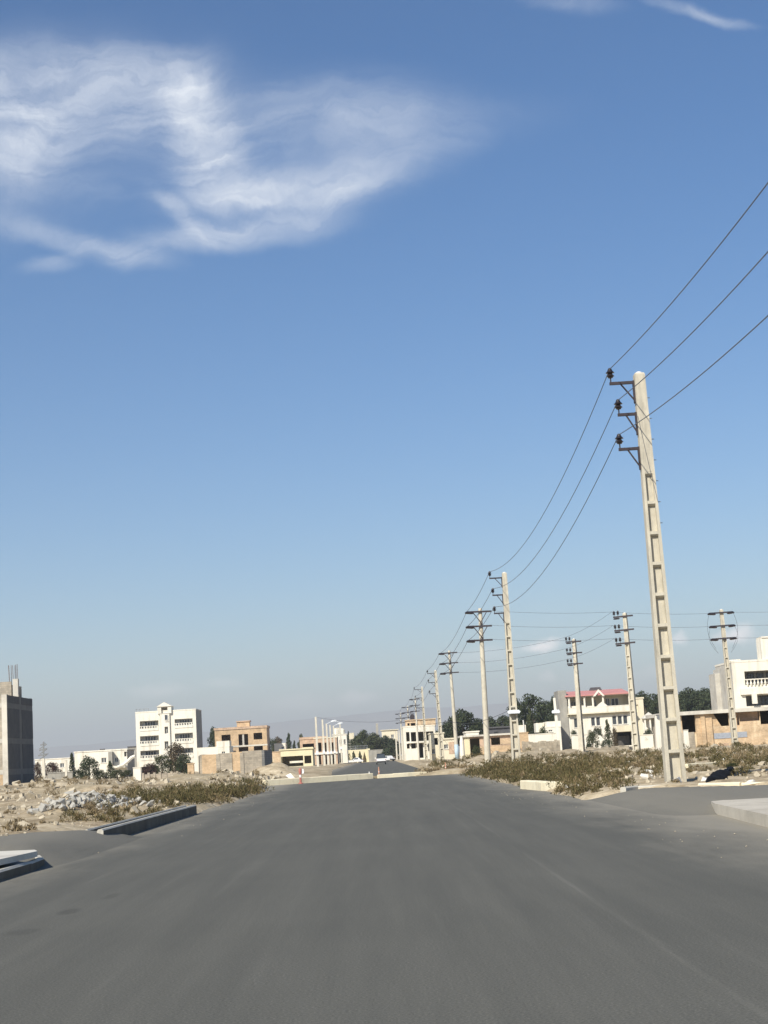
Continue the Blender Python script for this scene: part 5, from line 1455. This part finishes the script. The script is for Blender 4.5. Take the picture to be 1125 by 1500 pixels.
# road end
for k, (px, t_, w_, lf, sd) in enumerate([(534, 1068, 30, 'leaf_mid', 0), (550, 1072, 34, 'leaf_mid', 1), (566, 1076, 34, 'leaf_dark', 2), (577, 1081, 30, 'leaf_dark', 0), (523, 1076, 20, 'leaf_mid', 2), (545, 1080, 30, 'leaf_dark', 1)]):
    tree(['tallest olive-green tree above the yellow arcade', 'broad olive-green tree behind the grey wall at the road end', 'dark broad tree behind the van at the road end', 'dark dense tree beside the short pale poles', 'pointed tree left of the tall olive tree behind the arcade', 'lower dark tree filling the gap behind the grey wall'][k], 'round', lf, px, 1115, t_, 462 + 6 * k, w_, group='trees closing the far end of the road', seedv=sd)
tree('dark low tree overhanging the roadside right of the van', 'bushy', 'leaf_dark', 577, 1116, 1090, 425, 30, seedv=1)
tree('small dark tree against the white frame building left corner', 'bushy', 'leaf_dark', 568, 1114, 1094, 432, 20, seedv=2)
for k, px in enumerate((510, 518.5, 528)):
    tree('%s small cypress standing before the yellow arcade arches' % ['leftmost', 'middle', 'rightmost'][k], 'cone', 'leaf_dark', px, 1118, 1100, 434, 8, group='cypresses before the yellow arcade')
tree('slender dark cypress left of the narrow cream gable', 'cone', 'leaf_dark', 512, 1112, 1070, 480, 9)
# right
tree('large dome-shaped dark tree behind the blue-footed pole', 'round', 'leaf_dark', 680, 1095, 1037, 300, 56, seedv=1)
tree('dark tree on the left flank of the dome-shaped tree', 'round', 'leaf_dark', 661, 1095, 1051, 310, 42, seedv=2)
tree('dark tree right of the dome-shaped tree behind the shop', 'round', 'leaf_dark', 702, 1092, 1051, 318, 39)
tree('dark round-topped tree seen between the round pole and lamp-box pole', 'round', 'leaf_dark', 722, 1088, 1048, 330, 30, seedv=1)
tree('dark tree close left of the lamp-box pole behind the dark hall', 'pine', 'leaf_dark', 740, 1086, 1046, 335, 33, seedv=2)
tree('tall dark pine just right of the lamp-box pole', 'pine', 'leaf_dark', 762, 1086, 1021, 300, 36)
tree('tallest round-headed dark pine left of the villa', 'pine', 'leaf_dark', 783, 1080, 1014, 305, 50, seedv=1)
tree('broad dark pine between the round-headed pine and villa', 'pine', 'leaf_dark', 804, 1080, 1025, 312, 47, seedv=2)
tree('thin dark pine top beside the white lamp post', 'pine', 'leaf_dark', 815, 1078, 1017, 300, 21)
tree('conical green cypress in front of the dark pines', 'cone', 'leaf_mid', 778, 1085, 1037, 270, 19)
tree('small bush on the white wall before the stepped house', 'bushy', 'leaf_mid', 797, 1084, 1062, 245, 18)
tree('bush growing inside the dark opening of the low shop', 'bushy', 'leaf_mid', 699, 1112, 1090, 196, 18, name='bush')
for k, (px, t_, w_) in enumerate([(948, 1010, 26), (966, 1014, 28), (984, 1009, 28), (1000, 1011, 26), (1016, 1005, 28), (1033, 1006, 28), (1048, 1003, 26), (940, 1016, 22), (1008, 1012, 30), (1026, 1012, 30), (974, 1020, 30), (956, 1022, 28), (992, 1018, 30), (1041, 1014, 30)]):
    tree('dark pine in the dense grove between the villa and the modern villa', 'pine', 'leaf_dark', px, 1070, t_, 345 + (k * 7) % 20, w_ * 1.5, group='pines of the dense grove', seedv=k % 3)
tree('small conifer before the villa garage', 'cone', 'leaf_mid', 892, 1096, 1053, 238, 16)
tree('bushy dark shrub in front of the villa left of the conifer', 'bushy', 'leaf_mid', 869, 1098, 1068, 220, 22, name='shrub')
tree('dark shrub below the villa middle windows', 'bushy', 'leaf_dark', 877, 1092, 1063, 250, 18, name='shrub', seedv=1)
tree('dark round shrub at the villa garage entrance', 'bushy', 'leaf_dark', 888, 1099, 1083, 218, 15, name='shrub', seedv=2)
tree('dark shrub at the left foot of the villa', 'bushy', 'leaf_dark', 842, 1090, 1068, 256, 16, name='shrub', seedv=1)
tree('thin reddish sapling beside the villa conifer', 'bushy', 'leaf_dry', 902, 1097, 1064, 236, 10, name='sapling', seedv=2)
tree('dark shrub against the villa left ground wall', 'bushy', 'leaf_dark', 862, 1099, 1088, 216, 8, name='shrub')
tree('dark shrub beside the short white wall right of the villa', 'bushy', 'leaf_dark', 951, 1088, 1065, 232, 18, name='shrub')

# ---- weeds: far too many stems to count
def weeds(name, label, mat_, patches, blade=.05, seed=5):
    """domed tufts of thin blades: every patch is (x0, x1, y0, y1, tuft height, tufts per square metre, noise threshold)"""
    rnd = random.Random(seed)
    mb = MB()
    for (x0, x1, y0, y1, hgt, per, thr) in patches:
        for _ in range(int(abs(x1 - x0) * abs(y1 - y0) * per)):
            x, y = rnd.uniform(x0, x1), rnd.uniform(y0, y1)
            nzv = nz(x, y, 2.6, 4.4) + .6 * nz(x, y, 1.0, 1.2)
            if nzv < thr: continue
            if ROAD_L - .02 < x < ROAD_R and y < 102.5: continue
            if in_paved(x, y) and not (ROAD_R - .3 < x < ROAD_R + .3 or ROAD_L - .4 < x < ROAD_L + .1): continue
            big = rnd.random()
            r = (.14 + .50 * big ** 2.2) * (hgt / .45)
            h = hgt * (.30 + 1.05 * big ** 1.6) * rnd.uniform(.75, 1.2)
            z = max(terr(x, y), -.02)
            near = 1.0 if y < 60 else 1.3 if y < 90 else 1.8
            lx, ly = rnd.uniform(-.25, .25) * r, rnd.uniform(-.25, .25) * r
            nb = int((34 + 230 * r) / (near * .8))
            for _k in range(nb):
                a = rnd.random() * 6.283; q = rnd.random() ** .5
                q *= 1 + .25 * math.sin(3 * a + x * 7)
                top = h * max(.12, 1 - .75 * q * q)
                hh = top * rnd.random() ** .45
                p = Vector((x + lx * hh / max(h, .01) + r * q * math.cos(a), y + ly + r * q * math.sin(a), z + hh))
                d = Vector((.7 * q * math.cos(a) + rnd.gauss(0, .55), .7 * q * math.sin(a) + rnd.gauss(0, .55), rnd.uniform(.25, 1.7))).normalized()
                bs = blade * near * rnd.uniform(.6, 1.5)
                s = d.orthogonal().normalized()
                s = (Matrix.Rotation(rnd.random() * 6.28, 3, d) @ s) * bs * .24
                mb.add([p - d * bs - s, p - d * bs + s, p + d * bs], [(0, 1, 2)])
    return tag(mb.build(name, M[mat_], fix=False), label, 'weeds', kind='stuff')


weeds('verge_weeds', 'olive-brown tufts of weed along the right verge', 'weed', [(5.0, 7.2, 44, 52, .44, 2.3, .06), (5.0, 8.0, 52, 66, .50, 2.2, .05), (4.9, 9.5, 66, 80, .56, 1.9, .0), (4.75, 8.5, 80, 94, .55, 2.2, -.2), (7.2, 17, 46, 62, .36, 1.5, .2), (8.0, 24, 60, 80, .42, 1.2, .18), (8.5, 26, 80, 98, .48, .9, .0), (6.5, 14, 94, 102, .45, 1, -.1), (5.2, 6.4, 40.5, 44, .28, 3, 0), (7.6, 14, 42.6, 48, .3, 1.8, .05), (4.2, 14, 108, 150, .5, .3, 0), (14, 30, 98, 128, .5, .3, 0)], seed=3)
weeds('verge_weeds', 'olive-green tufts of weed along the left verge behind the channel kerb', 'weed', [(-7.2, -5.85, 49.5, 78, .5, 3.4, -.3), (-8.8, -7.0, 47, 74, .46, 2.2, -.15), (-10.6, -7, 54, 80, .42, 1.1, 0.05), (-8.6, -6.3, 38, 50, .26, 2.2, .05), (-9, -6.7, 78, 98, .38, .9, 0)], seed=4)
weeds('dry_weeds', 'sparse dry brown weeds scattered over the waste ground on both sides', 'weed_dry', [(-40, -9, 26, 60, .2, .5, .15), (-60, -9, 60, 125, .34, .22, .1), (5.2, 20, 42, 70, .24, .7, .05), (8, 50, 70, 130, .36, .35, .0), (-14, -6.5, 10, 40, .16, .7, .1), (-9, -5.9, 40, 80, .3, .8, 0), (-12, -6.6, 98, 140, .3, .35, .1)], seed=6)
weeds('bed_weeds', 'brown weeds in the earth bed behind the thin far kerb', 'weed_dry', [(-.5, 6, 104.0, 107.2, .35, 3, -.3)], seed=8)

# ---- broken concrete, stones
def chunk_mesh(seed, kind=0):
    rnd = random.Random(seed)
    bm = bmesh.new()
    for _ in range(11):
        bm.verts.new((rnd.uniform(-.5, .5), rnd.uniform(-.5, .5) * (.7 if kind else 1), rnd.uniform(-.5, .5) * (.45 if kind else .75)))
    res = bmesh.ops.convex_hull(bm, input=bm.verts)
    bmesh.ops.delete(bm, geom=[g for g in res['geom_interior'] if isinstance(g, bmesh.types.BMVert)], context='VERTS')
    bmesh.ops.recalc_face_normals(bm, faces=bm.faces)
    me = bpy.data.meshes.new('chunk'); bm.to_mesh(me); bm.free()
    return me


def stone(name, me, x, y, s, label, cat, group, rnd, lift=0.0):
    o = bpy.data.objects.new(name, me); COL.objects.link(o)
    o.location = (x, y, terr(x, y) + s * .22 + lift)
    o.rotation_euler = (rnd.uniform(-.6, .6), rnd.uniform(-.6, .6), rnd.uniform(0, 6.28)); o.scale = (s, s * rnd.uniform(.7, 1.1), s * rnd.uniform(.7, 1.1))
    return tag(o, label, cat, group)


rnd = random.Random(21)
cm1 = [chunk_mesh(k, k % 2) for k in range(9)]
for me in cm1: me.materials.append(M['rubble'])
cm2 = [chunk_mesh(50 + k, k % 2) for k in range(6)]
for me in cm2: me.materials.append(M['rock'])
cm3 = [chunk_mesh(80 + k, 1) for k in range(5)]
for me in cm3: me.materials.append(M['plaster'])
for k in range(170):
    t = rnd.random(); y = 45.5 + 8.5 * t + rnd.uniform(-.6, .6); x = -9.5 + 1.0 * t + rnd.gauss(0, .55)
    hgt = max(0, 1 - abs(x + 9.0) / 1.5) * max(0, 1 - abs(y - 49.7) / 6) * .38
    stone('concrete_chunk', cm1[k % 9], x, y, rnd.uniform(.14, .40), 'grey broken concrete chunk in the rubble pile beside the left weeds', 'rubble chunk', 'concrete chunks of the left rubble pile', rnd, hgt * rnd.random())
for k in range(150):
    x, y = rnd.uniform(-34, -13), rnd.uniform(70, 118)
    stone('stone', cm2[k % 6], x, y, rnd.uniform(.16, .34) + .5 * rnd.random() ** 5, 'pale stone lying on the rubble heaps of the left waste ground', 'stone', 'stones on the left waste ground', rnd)
for k in range(40):
    x, y = rnd.uniform(-16, -7), rnd.uniform(76, 122)
    stone('stone', cm2[k % 6], x, y, rnd.uniform(.15, .3) + .35 * rnd.random() ** 4, 'pale stone in the strewn rubble before the compound wall', 'stone', 'stones before the compound wall', rnd)
for k in range(34):
    x, y = rnd.uniform(9, 30), rnd.uniform(50, 110)
    stone('stone', cm2[k % 6], x, y, rnd.uniform(.2, .6), 'pale stone among the weeds of the right waste ground', 'stone', 'stones on the right waste ground', rnd)
for k in range(30):
    x, y = rnd.uniform(3.5, 16), rnd.uniform(112, 170)
    stone('stone', cm2[k % 6], x, y, rnd.uniform(.3, .8), 'pale stone on the rubble heaps before the shop and cream houses', 'stone', 'stones before the shop', rnd)
for (x, y, s, lb) in [(5.55, 47.6, .34, 'white plaster scrap lying at the verge edge before the kerb block'), (5.75, 46.6, .28, 'white crumpled lump at the verge edge nearest the kerb block end'), (6.0, 45.8, .2, 'small white scrap at the foot of the right weeds'),
                      (8.0, 43.0, .45, 'large white stone beside the kerb left of the tall near pole'), (9.0, 39.0, .34, 'white broken lump on the kerb right of the tall near pole'), (8.85, 43.6, .36, 'round pale stone by the dark tarp'),
                      (12.5, 80, .7, 'big white plaster slab in the weeds before the shadow-sided pole'), (7.9, 47.5, .38, 'pale flat slab in the weeds left of the tall near pole'), (9.5, 56, .45, 'pale plaster slab behind the tall near pole'), (15.2, 70, .55, 'flat white slab at the right in the weeds'),
                      (11.0, 58, .5, 'white lump by the broken kerb row on the right'), (-2.9, 109.5, .6, 'white slab lying on the left of the road beyond the kerb'), (-2.0, 106.0, .45, 'white lump on the raised strip by the far kerb'), (-1.2, 105.0, .3, 'little white lump behind the far kerb gap'),
                      (-6.0, 106, .9, 'white slab at the foot of the tallest left light pole'), (-5.35, 33.4, .22, 'white broken kerb end at the channel mouth'), (-11.9, 47.5, .5, 'white block at the near side of the left rubble pile'), (-5.3, 27.2, .28, 'pale dust-coated stone flat on the road by the left ramp')]:
    stone('plaster_scrap', cm3[int(abs(x) * 7) % 5], x, y, s, lb, 'scrap', None, rnd)
# fine debris
db = MB(); rnd = random.Random(31)
for _ in range(6000):
    side = rnd.random()
    if side < .62: x, y = -6.9 - rnd.random() ** 1.3 * 34, 24 + rnd.random() * 90
    else: x, y = 6 + rnd.random() ** 1.3 * 26, 41 + rnd.random() * 80
    if in_paved(x, y) or nz(x, y, 5, 9.1) < -.12: continue
    s = (.02 + .085 * rnd.random() ** 4) * (1 + y / 80)
    z = terr(x, y) + s * .2
    rm = Euler((rnd.random() * 6, rnd.random() * 6, rnd.random() * 6)).to_matrix()
    vs = [Vector((x, y, z)) + rm @ Vector((s * rnd.uniform(.35, .9) * dx, s * rnd.uniform(.35, .9) * dy, s * rnd.uniform(.3, .7) * dz)) for dz in (-1, 1) for dx, dy in ((-1, -1), (1, -1), (1, 1), (-1, 1))]
    db.add(vs, [(0, 3, 2, 1), (4, 5, 6, 7), (0, 1, 5, 4), (1, 2, 6, 5), (2, 3, 7, 6), (3, 0, 4, 7)])
tag(db.build('debris', M['rock'], fix=False), 'fine stony debris strewn over the waste ground', 'debris', kind='stuff')
# grit on the asphalt edges
db = MB()
for _ in range(170):
    e = rnd.random() ** 2 * 1.6
    y = rnd.uniform(9, 78)
    x = (ROAD_L + .15 + e) if rnd.random() < .45 else (ROAD_R - .05 - e)
    s = rnd.uniform(.006, .018)
    vs = [Vector((x + s * dx, y + s * dy, .004 + s * .4 + s * .6 * dz)) for dx, dy, dz in ((1, 0, 0), (-1, 0, 0), (0, 1, 0), (0, -1, 0), (0, 0, 1), (0, 0, -1))]
    db.add(vs, [(0, 2, 4), (2, 1, 4), (1, 3, 4), (3, 0, 4), (2, 0, 5), (1, 2, 5), (3, 1, 5), (0, 3, 5)])
tag(db.build('grit', M['rock'], fix=False), 'small pale grit along the asphalt edges', 'grit', kind='stuff')

# dark tarp heap and a bush over it on the right
tp = MB(); pts = []
t0 = Vector((8.6, 41.6, 0)); t1 = Vector((11.5, 52, 0)); n = 26
ring = []
for i in range(n + 1):
    t = i / n; c = t0.lerp(t1, t); w_ = .26 * math.sin(math.pi * min(1, .12 + .9 * t)) ** .5 + .05
    for j in range(9):
        a = math.pi * j / 8
        zz = terr(c.x, c.y) - .05 + .24 * math.sin(a) * (.5 + .5 * math.sin(math.pi * t) ** .5) * (1 + .5 * nz(c.x + j * .3, c.y, .8, 2))
        ring.append(Vector((c.x + math.cos(a) * w_ * (1 + .3 * nz(j, c.y, 1.0)), c.y + .25 * math.cos(a), zz)))
tp.v = ring; tp.f = [(i * 9 + j, (i + 1) * 9 + j, (i + 1) * 9 + j + 1, i * 9 + j + 1) for i in range(n) for j in range(8)] + [tuple(range(9)), tuple(range(n * 9 + 8, n * 9 - 1, -1))]; tp.m = [0] * len(tp.f)
tag(tp.build('tarp', M['tarp'], smooth=True), 'dark blue-black tarp heap in the weeds right of the tall near pole', 'tarp')
tree('dark olive bush at the far end of the tarp heap', 'bushy', 'leaf_mid', 1073, 1127, 1117, 57, 22, name='bush')
# ------------------------------------------------------------------ van, cars, markers
def vehicle(label, name, cat, x, y, rz, L_, Wd, Hh, van=True):
    root = empty(name, (x, y, 0), label, cat, rz=rz)
    hw = Wd / 2
    def bend(mb, mat_, nm, parent=root): return mb.build(nm, M[mat_], parent)
    # side profile, rear at y=0 and nose at y=L
    sill, belt = .32, Hh * .55
    body = MB()
    prof = [(0.02, sill), (L_, sill), (L_ + .02, .62), (L_ - .18, .80), (L_ - 1.05, belt - .02), (.02, belt), (-.04, .62)]
    body.prism(prof, 'X', -hw, hw)
    if van: cab = [(.10, belt), (L_ - 1.15, belt), (L_ - 1.75, Hh - .10), (L_ - 2.0, Hh), (.42, Hh), (.22, Hh - .12)]
    else: cab = [(.55, belt), (L_ - 1.35, belt), (L_ - 2.05, Hh - .05), (L_ - 2.3, Hh), (1.35, Hh), (1.1, Hh - .06)]
    low = body; bend(low, 'carwhite', 'body')
    body = MB(); n0 = 0
    body.prism(cab, 'X', -hw + .07, hw - .07)
    k = len(cab)
    for i in range(k):                                        # tumblehome
        f = (cab[i][1] - belt) / (Hh - belt) * .13
        body.v[n0 + i].x += f; body.v[n0 + k + i].x -= f
    bend(body, 'tint' if van else 'carwhite', 'cab')
    zA, zB = belt + .05, Hh - .13
    g = MB()
    if van: ya, yb = .10 + .12 * (zA - belt) / (Hh - .12 - belt), .22
    else: ya, yb = .62, 1.06
    g.add([(-hw + .14, ya - .02, zA), (hw - .14, ya - .02, zA), (hw - .26, yb - .025, zB), (-hw + .26, yb - .025, zB)], [(0, 1, 2, 3)])
    g.add([(-hw + .14, ya + .02, zA), (hw - .14, ya + .02, zA), (hw - .26, yb + .02, zB), (-hw + .26, yb + .02, zB)], [(3, 2, 1, 0)])
    g.add([], [])
    bend(g, 'glass', 'rear_window')
    for s in (-1, 1):
        sg = MB(); f1, f2 = .02, .105
        y0, y1 = (.45, L_ - 1.5) if van else (1.2, L_ - 1.75)
        for o_ in (.008, -.006):
            sg.add([(s * (hw - .07 + o_ - f1), y0, zA), (s * (hw - .07 + o_ - f1), y1 + .15, zA), (s * (hw - .07 + o_ - f2), y1 - .25, zB), (s * (hw - .07 + o_ - f2), y0 + .1, zB)], [(0, 1, 2, 3)])
        bend(sg, 'glass', 'side_window')
        mi = MB(); mi.prism([(s * (hw + .02), belt + .02), (s * (hw + .22), belt + .02), (s * (hw + .22), belt + .2), (s * (hw + .02), belt + .2)], 'Y', L_ - 1.6, L_ - 1.5); bend(mi, 'carwhite', 'mirror')
        tl = MB(); tl.box(s * (hw - .14), -.055, .70, s * (hw - .03), .0, .86); bend(tl, 'taillight', 'taillight')
        hl = MB(); hl.box(s * (hw - .36), L_ - .16, .60, s * (hw - .05), L_ + .03, .74); bend(hl, 'lampglass', 'headlight')
        for yy in (.75, L_ - .8):
            ty = MB(); ty.lathe([(.20, -.1), (.31, -.1), (.33, -.07), (.33, .07), (.31, .1), (.20, .1)], (0, 0, 0), 20)
            ty.v = [Vector((v.z + s * (hw - .11), v.x + yy, v.y + .33)) for v in ty.v]
            w = bend(ty, 'rubber', 'wheel')
            ri = MB(); ri.lathe([(.05, -.08), (.21, -.075), (.21, .075), (.05, .105)], (0, 0, 0), 14)
            ri.v = [Vector((s * v.z + s * (hw - .11), v.x + yy, v.y + .33)) for v in ri.v]
            bend(ri, 'chrome', 'rim', w)
    bp_ = MB(); bp_.prism([(-hw + .02, .34), (hw - .02, .34), (hw - .02, .56), (-hw + .02, .56)], 'Y', -.12, -.045); bend(bp_, 'rubber', 'bumper')
    return root


vehicle('white van with a dark rear window driving away on the far road', 'van', 'van', .18, 276, 0, 4.2, 1.72, 1.85)
vehicle('white car parked in front of the yellow arcade at the road end', 'parked_car', 'car', -4.4, 418, R(88), 4.2, 1.68, 1.42, van=False)
vehicle('white car parked under the dark tree right of the van', 'parked_car', 'car', 3.2, 402, R(35), 4.2, 1.68, 1.42, van=False)

p = W(441.5, 1151, 99.3)
root = empty('marker_post', (p.x, 98.6, -.01), 'red and white traffic bollard standing before the pale far kerb', 'bollard')
mb = MB(); mb.lathe([(.15, 0), (.15, .05), (.07, .09), (.065, .40)], (0, 0, 0), 14); mb.build('base', M['red'], root, smooth=False)
mb = MB(); mb.lathe([(.064, .401), (.062, .56)], (0, 0, 0), 14); mb.build('reflective_band', M['whitepaint'], root)
mb = MB(); mb.lathe([(.064, .561), (.09, .66), (.105, .80), (.085, .92), (.04, .97)], (0, 0, 0), 14); mb.build('head', M['red'], root)
mb = MB(); mb.prism([(.10, .62), (.24, .64), (.23, .90), (.12, .92)], 'Y', -.04, .04); mb.build('side_plate', M['whitepaint'], root)
for px, yy, z0, h_, lb, m_ in [(555.3, 104.1, .12, .60, 'orange marker post in the weed bed in front of the van', 'orange'), (653.5, 106.5, .12, .62, 'orange marker post at the right end of the thin far kerb', 'orange'), (541, 105.2, .10, .34, 'short pale marker stub at the end of the thick far kerb', 'whitepaint')]:
    x = W(px, 1135, yy).x
    root = empty('marker_post', (x, yy, z0), lb, 'marker post')
    mb = MB(); mb.lathe([(.045, -.2), (.045, h_ * .6), (.032, h_ * .75), (.032, h_)], (0, 0, 0), 10); mb.build('shaft', M[m_], root)
    mb = MB(); mb.lathe([(.048, h_ * .44), (.048, h_ * .50)], (0, 0, 0), 10); mb.build('reflective_band', M['whitepaint'], root)
